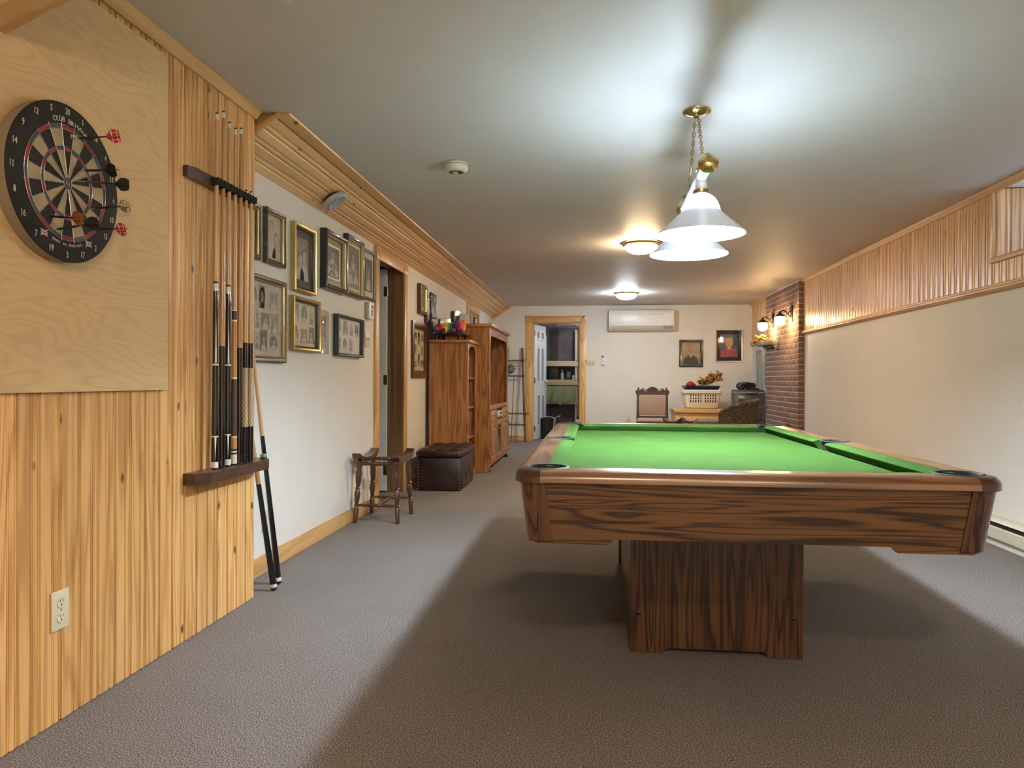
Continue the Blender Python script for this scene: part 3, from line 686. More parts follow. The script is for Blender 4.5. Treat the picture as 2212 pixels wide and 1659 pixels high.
def chain(p0, p1, nm):
    p0 = Vector(p0); p1 = Vector(p1); n = 16; m = MB(); d = (p1-p0)/n
    for i in range(n):
        c = p0+d*(i+.5); l = d.length*.68; w = .0075; side = Vector((1, 0, 0)) if i % 2 else d.normalized().cross(Vector((1, 0, 0)))
        dn = d.normalized(); pts = []
        for k in range(12):
            a = 2*PI*k/12; pts.append(c+dn*(l*math.sin(a))+side*(w*math.cos(a)))
        m.tube([tuple(p) for p in pts], .0018, 5, True)
    m.build(nm, BRASSD, lp)
chain(L(.468, 3.49, 2.236), L(LX, 3.17, 1.935), 'chain'); chain(L(.456, 3.51, 2.236), L(LX, 3.62, 1.935), 'chain')
m = MB(); m.tube([L(.456, 3.51, 2.236), L(.449, 3.54, 2.10), L(.446, 3.58, 2.0), L(LX, 3.618, 1.93)], .003, 6); m.build('cord', BRASSD, lp)
for y in (3.17, 3.62):
    m = MB(); m.lathe([(.030, 0), (.033, .004), (.030, .010), (.016, .018), (.012, .028), (.006, .036), (0, .042)], 20, Matrix.Translation(L(LX, y, BZ+.012)))
    m.build('chain_bell', BRASSD, lp)
BZ0 = BZ
for y, dz in ((3.225, .004), (3.635, -.012)):
    RZ = 1.640+dz; BZ = BZ0+dz
    T = Matrix.Translation(L(LX, y, 0))
    m = MB(); m.lathe([(.0225, BZ0), (.0235, BZ-.03), (.026, BZ-.045), (.022, BZ-.058)], 20, T); hub = m.build('socket_cover', WHITE, lp)
    m = MB(); m.lathe([(.022, BZ-.056), (.031, BZ-.058), (.034, BZ-.062), (.034, BZ-.076), (.031, BZ-.08), (.022, BZ-.08)], 24, T); m.build('fitter', BRASSD, lp)
    m = MB(); nseg = 72; prof = [(.030, BZ-.079), (.040, BZ-.084), (.055, BZ-.097), (.067, BZ-.115), (.075, BZ-.137), (.079, BZ-.152)]
    vs = []; fs = []
    for t in (0, .0025):
        for r, z in prof:
            for i in range(nseg):
                a = 2*PI*i/nseg; q = r-t+(.003*math.cos(a*24) if t == 0 else 0); vs.append((q*math.cos(a), q*math.sin(a), z))
    K = len(prof)
    for t in range(2):
        for k in range(K-1):
            for i in range(nseg):
                j = (i+1) % nseg; o = t*K*nseg; fs.append((o+k*nseg+i, o+k*nseg+j, o+(k+1)*nseg+j, o+(k+1)*nseg+i))
    m.add(vs, fs, T); m.build('ribbed_glass', RIBG, lp, smooth=60)
    m = MB(); z0 = BZ-.150
    m.lathe([(.079, z0), (.084, z0-.002), (.090, z0-.010), (.182, RZ+.004), (.187, RZ), (.184, RZ-.001)], 56, T, close=False); sh = m.build('shade', SHADE, lp, smooth=50)
    m = MB(); m.lathe([(.184, RZ-.001), (.179, RZ+.004), (.087, z0-.012), (.077, z0-.002)], 56, T, close=False); m.build('shade_lining', SHADEI, lp, smooth=50)
    m = MB(); m.lathe([(.013, BZ-.08), (.013, BZ-.115), (.018, BZ-.13), (.03, BZ-.155), (.034, BZ-.178), (.030, BZ-.198), (.018, BZ-.211), (0, BZ-.215)], 20, T); m.build('bulb', BULB, lp)

# ------------------------------------------------------------ ceiling lamps and alarm
def flush_light(label, x, y, dome):
    t = thing('ceiling_light', label, 'ceiling light', (x, y, HC))
    m = MB(); m.lathe([(.165, -.0005), (.178, -.004), (.178, -.012), (.168, -.017), (.168, -.024), (.158, -.030), (.145, -.032), (.145, -.02)], 48, close=False); m.build('rim', BRASSD, t)
    m = MB(); m.lathe([(.150, -.026), (.146, -.045), (.128, -.068), (.095, -.086), (.05, -.096), (0, -.099)], 40, close=False); m.build('dome', dome, t)
    m = MB(); m.lathe([(0, -.097), (.008, -.099), (.010, -.104), (.005, -.112), (0, -.114)], 14); m.build('finial', BRASSD, t)
    return t
flush_light('warm glowing frosted dome ceiling light with brass rim behind the billiard pendant', .412, 6.81, WARMDOME)
flush_light('cool white frosted dome ceiling light near the air conditioner', .437, 10.62, COOLDOME)
flush_light('unseen frosted dome ceiling light added behind the view to lift the shadows', .2, -.6, FILLDOME)  # unseen lamp behind the camera, added to lift the room's shadows
flush_light('second unseen frosted dome ceiling light added by the rear wall as warm fill', 1.3, -1.9, FILLDOME)  # another unseen lamp, added for more warm ambient light
t = thing('smoke_alarm', 'round almond smoke alarm on the ceiling', 'smoke alarm', (-.80, 4.21, HC))
m = MB(); m.lathe([(.062, -.0005), (.068, -.003), (.068, -.012), (.060, -.014)], 40); m.build('base_plate', ALMOND, t)
m = MB(); m.lathe([(.058, -.014), (.067, -.016), (.068, -.026), (.064, -.044), (.060, -.048), (.055, -.049), (.052, -.053), (.048, -.053), (.0, -.053)], 40); b = m.build('cover', ALMOND, t)
for k in range(12):
    a = PI/2*.3+k*2*PI/12
    if k in (2, 3): continue
    m = MB(); m.box(.016, .043, -.003, .003, -.0555, -.0528, M=Matrix.Rotation(a, 4, 'Z')); m.build('grille_slot', BLACK, b, smooth=0)
m = MB(); m.lathe([(0, -.052), (.010, -.052), (.010, -.0565), (0, -.058)], 16, Matrix.Translation((-.012, -.012, 0))); m.build('test_button', OFFW, b)
t = thing('ceiling_sensor', 'small off white box fixed to the ceiling above the dart board wall', 'sensor', (-1.0, 2.275, HC), .75)
MB().box(-.045, .045, -.045, .045, -.022, -.0005, bev=.004).build('case', OFFW, t); MB().box(-.048, .048, -.048, .048, -.004, -.0003).build('base_plate', GREYP, t, smooth=0)
# soffit vent
t = thing('soffit_vent', 'round silver supply vent standing off the sloped pine soffit', 'vent')
c = Vector((-1.632, 4.47, SA.z+(-1.632-XL)*sd.z/sd.x)); dn = -sn
q = dn.to_track_quat('Z', 'Y').to_matrix().to_4x4(); q.translation = c; t.matrix_local = q
m = MB(); m.lathe([(.055, .001), (.055, .022), (.045, .024)], 32); m.build('collar', BLACK, t)
m = MB(); m.lathe([(.050, .018), (.080, .020), (.086, .026), (.086, .034), (.080, .044), (.066, .050), (.062, .050), (.062, .03)], 44, close=False); m.build('rim', VENTM, t)
m = MB(); m.lathe([(.0, .043), (.018, .040), (.040, .044), (.054, .052), (.0585, .053), (.0585, .046), (.04, .03), (0, .026)], 40, close=False); m.build('dish', VENTM, t)
m = MB(); m.turned((.06, -.02, .016), (.06, -.02, .022), [(0, .004), (1, .004)], 8); m.build('screw', STEEL, t)

# ------------------------------------------------------------ brick chimney breast
ch = thing('brick_chimney', 'brown brick chimney breast on the right wall with two lanterns', 'chimney', (2.48, 9.42, 0))
MB().box(.004, .069, .004, 1.766, .001, HC-.001).build('mortar_core', MORTAR, ch, smooth=0)
bl, bh, jt, course = .196, .0585, .0098, .0683
def brick_mesh(l):
    m = MB(); m.box(0, .0665, 0, l, 0, bh, bev=.002); o = m.build('brick', BRICK); me = o.data; bpy.data.objects.remove(o); return me
full, half = brick_mesh(bl), brick_mesh(bl/2-jt/2); thr = {}
for r in range(33):
    z = .004+r*course; y = 0.; odd = r % 2
    while y < 1.76:
        l = (bl/2-jt/2) if (odd and y == 0) else bl
        if y+l > 1.77: l = round(1.77-y, 4)
        if l > .03:
            me = full if l == bl else half if abs(l-(bl/2-jt/2)) < 1e-6 else thr.setdefault(l, None) or brick_mesh(l)
            thr[l] = me
            o = link('brick', me, ch); o.location = (0+random.uniform(-.0012, .0012), y, z)
        y += l+jt
# lanterns on the chimney
def lantern(y, label):
    t = thing('wall_lantern', label, 'wall lamp', (2.478, y, 1.86), RIGHT, None)
    # local: front -y, wall at y=0
    m = MB(); m.box(-.05, .05, -.012, 0, -.085, .095, bev=.005)
    m.oval(0, .095, .05, .03, -.012, 0, 16, 0, PI); m.build('back_plate', BRONZE, t)
    m = MB(); pts = [(0, -.01, -.03), (0, -.04, .0), (0, -.07, .045), (0, -.105, .062), (0, -.135, .055), (0, -.145, .038)]
    m.tube(pts, [.009, .008, .007, .007, .007, .008], 8)
    m.tube([(0, -.01, .06), (0, -.03, .045), (0, -.05, .02)], .006, 8); m.build('arm', BRONZE, t)
    T = Matrix.Translation((0, -.145, 0))
    m = MB(); m.lathe([(0, .055), (.012, .05), (.018, .04), (.012, .03), (.028, .02), (.05, 0), (.066, -.012), (.068, -.02), (.06, -.022)], 24, T); m.build('roof', BRONZE, t)
    m = MB(); prof = [(.060, -.022), (.066, -.05), (.066, -.075), (.058, -.105), (.044, -.125), (.028, -.132)]; n = 48; vs = []; fs = []
    for r, z in prof:
        for i in range(n):
            a = 2*PI*i/n; q = r*(1+.03*math.cos(a*16)); vs.append((q*math.cos(a), q*math.sin(a), z))
    for k in range(len(prof)-1):
        for i in range(n): fs.append((k*n+i, k*n+(i+1) % n, (k+1)*n+(i+1) % n, (k+1)*n+i))
    m.add(vs, fs, T); m.build('glass', LANG, t, smooth=60)
    m = MB(); m.lathe([(.012, -.022), (.012, -.04), (.024, -.065), (.026, -.08), (.018, -.1), (0, -.105)], 16, T); m.build('bulb', FLAME, t)
    return t
lantern(9.73, 'glowing warm lantern on the chimney nearest the long blank wall')
lantern(10.72, 'glowing warm lantern on the chimney above the small mantel shelf')
# mantel shelf with garland, glass ornament
t = thing('mantel_shelf', 'short grey wooden mantel shelf on the brick chimney', 'shelf', (2.478, 11.0, 1.522), RIGHT)
MB().box(-.10, .53, -.138, 0, 0, .05, bev=.004).build('board', plain('grey_painted_wood', (.20, .17, .13), .6), t)
MB().box(-.06, .49, -.06, 0, -.03, 0, bev=.003).build('cleat', plain('grey_painted_cleat', (.18, .15, .12), .6), t)
t = thing('bead_garland', 'golden bead garland draped over the end of the mantel shelf', 'garland', (2.37, 10.95, 1.575))
for k in range(26):
    a = k/25; m = MB()
    m.ell((-.03+.05*math.sin(k*2.1), -.62*a+.28, .012+.03*abs(math.sin(k*1.3))+(.05 if 8 < k < 20 else 0)), .017+.004*random.random(), 10); m.build('bead', [LEAF_Y, GOLDL, LEAF_O][k % 3], t)
t = thing('glass_ornament', 'clear crystal mask ornament hanging on the bricks beside the mantel shelf', 'ornament', (2.478, 10.43, 1.53), RIGHT)
m = MB(); m.ell((0, -.03, .045), (.045, .028, .05), 14); m.ell((0, -.035, .0), (.035, .03, .05), 12); m.ell((.02, -.03, -.05), (.016, .018, .04), 10); m.ell((-.012, -.05, .02), (.010, .018, .02), 8)
m.build('crystal', see_through('crystal_glass', (.95, .97, .96), .5, .05, .25, (.95, .97, .97)), t)
m = MB(); m.ell((.045, -.02, -.075), .013, 10); m.build('hook', BRONZE, t)
# framed prints past the chimney
def flat_frame(name, label, loc, rz, w, h, fmat, art, dep=.018, fw=.02, cat='picture', lip=None, mat=None, matw=.0, group=None, glass=True):
    t = thing(name, label, cat, loc, rz, group)
    m = MB(); m.ring(w, h, [(0, -.0005), (0, -dep*.85), (fw*.25, -dep), (fw*.6, -dep*.92), (fw, -dep*.7), (fw, -.0005)]); m.build('frame', fmat, t)
    q = fw
    if lip:
        m = MB(); m.ring(w-2*q, h-2*q, [(0, -dep*.3), (0, -dep*.8), (.007, -dep*.62), (.007, -dep*.3)]); m.build('lip', lip, t); q += .007
    if mat is None: mat = MATW
    bd = MB().box(-w/2+q, w/2-q, -.006, -.001, -h/2+q, h/2-q).build('mat_board', mat, t, smooth=0)
    if art: art(t, w-2*q, h-2*q)
    if glass: MB().box(-w/2+q, w/2-q, -dep*.55, -dep*.55+.0015, -h/2+q, h/2-q).build('glass', GLASS, t, smooth=0)
    return t
flat_frame('framed_panel', 'narrow grey framed panel hanging under the mantel shelf', (XR-.0, 11.83, 1.20), RIGHT, .40, .62, GREYP, None, .03, .035, 'picture', mat=plain('pale_grey_panel', (.42, .42, .42), .3))
flat_frame('framed_panel', 'slim grey framed panel between its wider twin and the chimney', (XR-.0, 11.37, 1.22), RIGHT, .22, .60, GREYP, None, .03, .03, 'picture', mat=plain('light_grey_panel', (.45, .45, .45), .3))

# ------------------------------------------------------------ plywood, dart board, darts
t = thing('plywood_backboard', 'large plywood sheet fixed to the pine wall behind the dart board', 'board', (XW+.003, 0, 0), LEFT)
m = MB(); m.prism([(.9, .980), (2.57, .980), (2.57, 2.192), (2.54, 2.205), (.9, 2.175)], -.011, 0); m.build('sheet', PLY, t, smooth=0)
for x, z in ((2.545, 2.10), (2.545, 1.5), (2.545, 1.03), (1.85, 1.01), (2.2, 1.0)):
    m = MB(); m.turned((x, -.0105, z), (x, -.0125, z), [(0, .003), (1, .002)], 8); m.build('nail', STEEL, t)
DB = (XW+.0142, 1.993, 1.585)
db = thing('dart_board', 'round black and cream dart board with number ring on the plywood sheet', 'dart board', DB, LEFT)
RB, DT = .2265, .040
def rot(mb): return mb
TY = Matrix.Rotation(PI/2, 4, 'X')      # lathe axis z -> -y
m = MB(); m.lathe([(RB-.004, .0005), (RB, .004), (RB, DT-.002), (RB-.004, DT-.002)], 96, TY); m.build('rim', SISALS, db)
FY = -DT-.0004
m = MB(); m.lathe([(.166, DT-.001), (.166, DT+.0006), (RB-.0005, DT+.0006), (RB+.001, DT-.0005), (RB+.001, DT-.003), (RB-.002, DT-.003)], 96, TY, close=False); m.build('number_ring', SISALD, db)
nums = [20, 1, 18, 4, 13, 6, 10, 15, 2, 17, 3, 19, 7, 16, 8, 11, 14, 9, 12, 5]
def sector(r0, r1, a0, a1, y, th=.0012, n=4):
    pts = [(r1*math.sin(a0+(a1-a0)*i/n), r1*math.cos(a0+(a1-a0)*i/n)) for i in range(n+1)]
    pts += [(r0*math.sin(a1+(a0-a1)*i/n), r0*math.cos(a1+(a0-a1)*i/n)) for i in range(n+1)]
    m = MB(); m.prism(pts, y, y-th); return m
for i, nb in enumerate(nums):
    a0 = (i-.5)*PI/10; a1 = a0+PI/10; dark = i % 2 == 0
    for r0, r1, nm, mt in ((.154, .166, 'double_segment', SISALR if dark else SISALG), (.105, .154, 'single_segment', SISALD if dark else SISALL),
                           (.094, .105, 'treble_segment', SISALR if dark else SISALG), (.016, .094, 'single_segment', SISALD if dark else SISALL)):
        sector(r0, r1, a0, a1, -DT+.0006).build(nm, mt, db, smooth=0)
    a = i*PI/10; text_part(str(nb), .026, CREAMT, db, .207 * math.sin(a), .207*math.cos(a), FY-.0004, 0, 'numeral', .72)
m = MB(); m.lathe([(.0, DT+.0008), (.016, DT+.0008), (.016, DT-.001)], 28, TY); m.build('outer_bull', SISALG, db)
m = MB(); m.lathe([(.0, DT+.0014), (.0065, DT+.0014), (.0065, DT)], 20, TY); m.build('bull', SISALR, db)
m = MB()
for r in (.166, .154, .105, .094, .0165, .0068): m.tube([(r*math.sin(k*PI/40), FY-.0018, r*math.cos(k*PI/40)) for k in range(80)], .0008, 4, True)
for i in range(20):
    a = (i-.5)*PI/10; m.cyl((.0165*math.sin(a), FY-.0018, .0165*math.cos(a)), (.172*math.sin(a), FY-.0018, .172*math.cos(a)), .0008, n=4)
m.build('wire_spider', STEEL, db, smooth=60)
def arc_text(txt, r, mid, size, step, flip=False):
    n = len(txt)
    for k, chh in enumerate(txt):
        if chh == ' ': continue
        a = mid+(k-(n-1)/2)*step*(-1 if flip else 1)
        text_part(chh, size, CREAMT, db, r*math.sin(a), r*math.cos(a), FY-.0004, a+(PI if flip else 0), 'letter')
arc_text('CLUB BRISTLE', .1805, .08, .0205, .068)
arc_text('MADE IN ENGLAND', .178, PI, .0105, .046, True)
text_part('M-Y', .019, CREAMT, db, .026, .143, FY-.0014, .15, 'letter', .9)
for a in (PI+.52, PI-.52):                      # two little flags printed on the ring
    x, z = .183*math.sin(a), .183*math.cos(a); m = MB()
    m.box(x-.013, x+.013, FY-.0003, FY+.0003, z-.008, z+.008); m.cur = 1
    for q in (-1, 1):
        m.add([(x-.013, FY-.0005, z-q*.0095+.0015), (x-.013, FY-.0005, z-q*.0095-.0015+q*.0), (x+.013, FY-.0005, z+q*.0095-.0015), (x+.013, FY-.0005, z+q*.0095+.0015)], [(0, 1, 2, 3)])
    m.box(x-.013, x+.013, FY-.0006, FY, z-.0026, z+.0026); m.box(x-.0026, x+.0026, FY-.0006, FY, z-.008, z+.008); m.cur = 2
    m.box(x-.013, x+.013, FY-.0009, FY, z-.0015, z+.0015); m.box(x-.0015, x+.0015, FY-.0009, FY, z-.008, z+.008)
    m.build('flag_print', [FLIGHT_BL, FLIGHT_W, FLIGHT_R], db, smooth=0)
m = MB(); m.tube([(-.02, -.03, RB+.0), (-.012, -.036, RB+.010), (.002, -.036, RB+.012), (.012, -.03, RB+.004)], .0013, 6); m.build('hanging_wire', STEEL, db)
def dart(tip, d, fm, label, style=0):
    t = thing('dart', label, 'dart', tip)
    d = Vector(d).normalized(); q = d.to_track_quat('Z', 'Y').to_matrix().to_4x4(); q.translation = Vector(tip)-d*.006; t.matrix_local = q
    m = MB(); m.lathe([(0, 0), (.0012, .008), (.0012, .03)], 8); m.build('point', STEEL, t)
    m = MB(); m.lathe([(.002, .028), (.0032, .034), (.0034, .05), (.0037, .066), (.0034, .08), (.002, .084)], 12); m.build('barrel', BRONZE, t)
    m = MB(); m.lathe([(.0022, .083), (.002, .105), (.0016, .125)], 8); m.build('stem', BLACK, t)
    for k in range(4):
        m = MB(); M = Matrix.Rotation(PI/2*k+.4, 4, 'Z')
        m.prism([(.001, .106), (.008, .112), (.019, .122), (.020, .136), (.014, .146), (.001, .146)], -.0003, .0003, M=M); fl = m.build('flight', fm, t, smooth=0)
        if style:
            for zz, xx, w in ((.122, .001, .0028), (.138, .001, .0018)):
                m = MB(); m.box(.001, .0185, -.0006, .0006, zz, zz+w, M=M); m.build('flag_stripe', FLIGHT_W, fl, smooth=0)
            m = MB(); m.box(.009, .0105, -.0006, .0006, .114, .145, M=M); m.build('flag_stripe', FLIGHT_W, fl, smooth=0)
    return t
dx = XW+.0142+DT
for (y, z), d, fm, lb, st in [
    ((2.010, 1.720), (.1, .014, .008), FLIGHT_R, 'dart with red flag flights stuck high beside the number eighteen', 1),
    ((2.045, 1.638), (.1, -.022, -.009), FLIGHT_B, 'dart with black flights stuck below the number four', 0),
    ((2.032, 1.603), (.1, .09, .010), FLIGHT_B, 'slanting dart with slim black flights stuck right of the bull', 0),
    ((2.088, 1.534), (.1, -.010, .002), FLIGHT_Y, 'dart with cream patterned flights stuck by the number six', 0),
    ((2.082, 1.475), (.1, -.017, -.009), FLIGHT_R, 'dart with red flag flights stuck by the number fifteen', 1),
    ((1.901, 1.472), (.1, -.021, -.013), FLIGHT_O, 'dart with amber flights stuck by the number sixteen', 0),
    ((1.922, 1.435), (.1, .012, .016), FLIGHT_B, 'dart with black flights stuck low above the number three', 0)]:
    dart((dx, y, z), d, fm, lb, st)

# ------------------------------------------------------------ outlets, switches, thermostat
def outlet(label, loc, rz, mat=IVORY):
    t = thing('wall_outlet', label, 'outlet', loc, rz)
    pl = MB().box(-.035, .035, -.006, 0, -.058, .058, bev=.002).build('plate', mat, t)
    for z in (-.022, .022):
        m = MB(); m.oval(0, z, .0165, .0165, -.0085, -.005, 20); s = m.build('socket', mat, t)
        for x in (-.006, .006): MB().box(x-.001, x+.001, -.0089, -.008, z+.001, z+.009).build('slot', BLACK, s, smooth=0)
        m = MB(); m.oval(0, z-.007, .0025, .0025, -.0089, -.008, 10); m.build('slot', BLACK, s, smooth=0)
    m = MB(); m.oval(0, 0, .003, .003, -.0072, -.005, 10); m.build('screw', STEEL, t)
    return t
outlet('ivory duplex outlet low on the pine plank wall', (XW+.0012, 2.03, .335), LEFT)
outlet('ivory duplex outlet on the white wall behind the leaning cues', (XL+.0005, 3.76, .27), LEFT)
outlet('ivory outlet low on the white wall between the hall door and the ottoman', (XL+.0005, 7.29, .34), LEFT)
outlet('ivory outlet low on the end wall beside the upholstered chair', (.56, YF-.0005, .40), 0)
t = thing('light_switch', 'ivory double switch plate beside the hall door casing', 'switch', (XL+.0005, 5.53, 1.33), LEFT)
MB().box(-.057, .057, -.006, 0, -.058, .058, bev=.002).build('plate', IVORY, t)
for x in (-.023, .023):
    MB().box(x-.005, x+.005, -.0135, -.005, -.002, .012, bev=.001).build('toggle', IVORY, t)
    MB().box(x-.0065, x+.0065, -.0066, -.005, -.014, .014).build('slot', BRASSD, t, smooth=0)
t = thing('light_switch', 'ivory triple rocker switch plate beside the storage room door', 'switch', (-.075, YF-.0005, 1.33), 0)
MB().box(-.082, .082, -.006, 0, -.058, .058, bev=.002).build('plate', IVORY, t)
for x in (-.046, 0, .046): MB().box(x-.017, x+.017, -.010, -.005, -.033, .033, bev=.002).build('rocker', plain('ivory_rocker', (.62, .55, .36), .4), t)
t = thing('thermostat', 'white and grey wall thermostat with small screen above the switch plate', 'thermostat', (XL+.0005, 5.54, 1.55), LEFT)
MB().box(-.07, .055, -.022, 0, -.062, .06, bev=.004).build('base', GREYP, t); MB().box(-.062, .062, -.035, -.022, -.066, .066, bev=.006).build('body', WHITE, t)
MB().box(-.016, .03, -.037, -.034, -.035, .04, bev=.002).build('screen', SCREEN, t); MB().box(-.006, .02, -.038, -.036, -.03, -.012).build('readout', GREYP, t, smooth=0)
t = thing('remote_control', 'slim white air conditioner remote in its wall cradle', 'remote control', (.132, YF-.0005, 1.36), 0)
MB().box(-.03, .03, -.012, 0, -.085, .02, bev=.004).build('cradle', OFFW, t); b = MB().box(-.026, .026, -.024, -.010, -.08, .09, bev=.004).build('body', WHITE, t)
MB().box(-.018, .018, -.026, -.022, .042, .078).build('screen', SCREEN, b, smooth=0)
for k in range(3): MB().box(-.014, .014, -.026, -.022, .012-.018*k, .020-.018*k).build('button', GREYP, b, smooth=0)

# ------------------------------------------------------------ cue rack and cues
rk = thing('cue_rack', 'dark wooden wall cue rack holding seven pool cues', 'cue rack', (XW+.0012, 2.98, 0), LEFT)
def bar(x0, x1, z0, z1, d0, d1, nm, tap=.045):
    m = MB(); z0, z1 = z0, z1
    m.prism([(x0, -d0), (x0, -d1*.55), (x0+tap, -d1), (x1-tap, -d1), (x1, -d1*.55), (x1, -d0)], z0, z1, axis=2); return m.build(nm, MAHOG, rk)
up = bar(-.29, .285, 1.800, 1.842, .0, .034, 'cue_holder')
lo = bar(-.285, .325, .610, .655, .0, .088, 'cue_shelf')
for k in range(5): MB().box(-.20, .255, -.0895, -.0875, .617+.0075*k, .6205+.0075*k).build('groove', COPPER, lo, smooth=0)
for x in (-.235, .275):
    m = MB(); m.turned((x, -.087, .632), (x, -.090, .632), [(0, .005), (1, .003)], 8); m.build('screw', BLACK, lo)
cueY = [(2.842, 2.864, 2.104), (2.896, 2.917, 2.129), (2.946, 2.967, 2.102), (3.000, 3.020, 2.095), (3.047, 3.070, 2.112), (3.100, 3.118, 1.855), (3.152, 3.166, 1.861)]
for i, (yb, yt, zt) in enumerate(cueY):
    y = yb+(yt-yb)*(1.82-.66)/(zt-.66)-2.98
    for s in (-1, 1):
        m = MB(); m.box(y+s*.0125-.004, y+s*.0125+.004, -.066, -.033, 1.806, 1.836, bev=.002); m.build('clip', RUBBER, up)
WRAPD = wood('dark_leather_wrap', (.07, .03, .015), (.035, .014, .008), 2, ring=3, rough=.5)
CUEB = plain('black_butt', (.006, .006, .007), .14, coat=.5); SPK = speckle('speckled_black_butt', (.008, .008, .01), (.5, .5, .46), 190, .70); HAT = hatch()
CREAM = plain('ivory_ferrule', (.70, .65, .52), .3); WRING = plain('white_ring', (.75, .74, .70), .3)
BURG = plain('burgundy_inlay', (.08, .012, .012), .25)
def cue(label, b, tp, segs, group=None, rb=.0142, rt=.0065, tipm=BLACK):
    b = Vector(b); tp = Vector(tp); d = tp-b; Lg = d.length
    t = thing('pool_cue', label, 'pool cue', b, 0, group)
    q = d.to_track_quat('Z', 'Y').to_matrix().to_4x4(); q.translation = b; t.matrix_local = q
    R = lambda z: rb+(rt-rb)*min(1, (z/Lg))**.9
    for z0, z1, nm, mt in segs:
        z1 = Lg-.030 if z1 is None else z1
        m = MB(); k = max(1, int((z1-z0)/.2)); m.lathe([(R(z0+(z1-z0)*i/k), z0+(z1-z0)*i/k) for i in range(k+1)], 14); m.build(nm, mt, t)
    m = MB(); m.lathe([(rt, Lg-.030), (rt, Lg-.007)], 12); m.build('ferrule', CREAM, t)
    m = MB(); m.lathe([(rt, Lg-.007), (rt*.97, Lg-.002), (rt*.5, Lg)], 12); m.build('tip', tipm, t)
    m = MB(); m.lathe([(rb*.7, -.0), (rb*.8, .001), (rb*.85, .006)], 12); m.build('bumper', RUBBER, t)
    return t, R
def points(t, R, z0, z1, n=4, up=1, mat=WRING, w=.0042):
    m = MB()
    for k in range(n):
        a = 2*PI*k/n+.5
        M = Matrix.Rotation(a, 4, 'Z')
        r0 = R(z0)+.0003; r1 = R(z1)+.0003
        m.add([(r0, -w, z0), (r0, w, z0), (r0+.0006, 0, z0), (r1, 0, z1)], [(0, 2, 3), (2, 1, 3), (0, 1, 2), (0, 3, 1)], M)
    m.build('inlay_points', mat, t, smooth=0)
ZS = .6555
def rack_cue(i, label, segs):
    yb, yt, zt = cueY[i]; return cue(label, (XW+.050, yb, ZS), (XW+.046, yt, zt), segs)
fancy = [(.006, .03, 'butt_cap', WRING), (.03, .13, 'butt', CUEB), (.13, .135, 'ring', WRING), (.135, .42, 'wrap', CUEB), (.42, .427, 'ring', WRING),
         (.427, .722, 'forearm', CUEB), (.722, .73, 'ring', SILVER), (.73, .752, 'collar', WRING), (.752, .76, 'ring', BLACK), (.76, None, 'shaft', SHAFT)]
for i, lb in ((0, 'pool cue with black butt and white spear inlays, rack end by the dart board'), (2, 'pool cue with black butt and white spear inlays between two plain tan cues')):
    t, R = rack_cue(i, lb, fancy); points(t, R, .135, .04, 4); points(t, R, .43, .62, 4, w=.0036)
house = [(.006, .50, 'butt', CUEB), (.50, None, 'shaft', SHAFT2)]
rack_cue(1, 'one piece tan pool cue with long plain black butt next to the end cue', house)
rack_cue(4, 'one piece tan pool cue with long plain black butt beside the burgundy ringed cue', house)
rack_cue(3, 'pool cue with ivory butt cap, brown wrap and burgundy ring collar', [(.006, .045, 'butt_cap', CREAM), (.045, .052, 'ring', BLACK), (.052, .060, 'ring', SILVER), (.060, .068, 'ring', BURG), (.068, .115, 'inlay', SHAFT2),
    (.115, .122, 'ring', SILVER), (.122, .365, 'wrap', WRAPD), (.365, .372, 'ring', SILVER), (.372, .61, 'forearm', SHAFT2), (.61, .617, 'ring', WRING), (.617, .648, 'collar', WRAPD), (.648, .655, 'ring', BLACK), (.655, .66, 'ring', WRING), (.66, None, 'shaft', SHAFT)])
short = [(.006, .155, 'butt', SPK), (.155, .415, 'wrap', HAT), (.415, .525, 'forearm', SPK), (.525, None, 'shaft', SHAFT)]
rack_cue(5, 'short pool cue, speckled black butt and crosshatched wrap, beside a plain black butted cue', short)
rack_cue(6, 'short pool cue, speckled black butt and crosshatched wrap, last before the wall corner', short)
cue('black butted pool cue leaning in the corner, cream butt band on the carpet', (-1.534, 3.421, .004), (-1.716, 3.335, 1.43), [(.006, .014, 'bumper_base', RUBBER), (.014, .03, 'butt_band', CREAM), (.03, .52, 'butt', SPK), (.52, None, 'shaft', SHAFT2)], rb=.0155)
cue('plain black butted pool cue leaning in the corner, white butt band on the carpet', (-1.56, 3.532, .004), (-1.700, 3.465, 1.44), [(.006, .014, 'bumper_base', RUBBER), (.014, .032, 'butt_band', WRING), (.032, .74, 'butt', CUEB), (.74, None, 'shaft', SHAFT)], rb=.0155)
t = thing('chalk_cube', 'small green cube of cue chalk on the end of the rack shelf', 'chalk', (XW+.06, 3.262, .6556), .1)
MB().box(-.011, .011, -.011, .011, 0, .021, bev=.001).build('block', CHALK, t); MB().box(-.0113, .0113, -.0113, .0113, .001, .006).build('paper', BLACK, t, smooth=0)

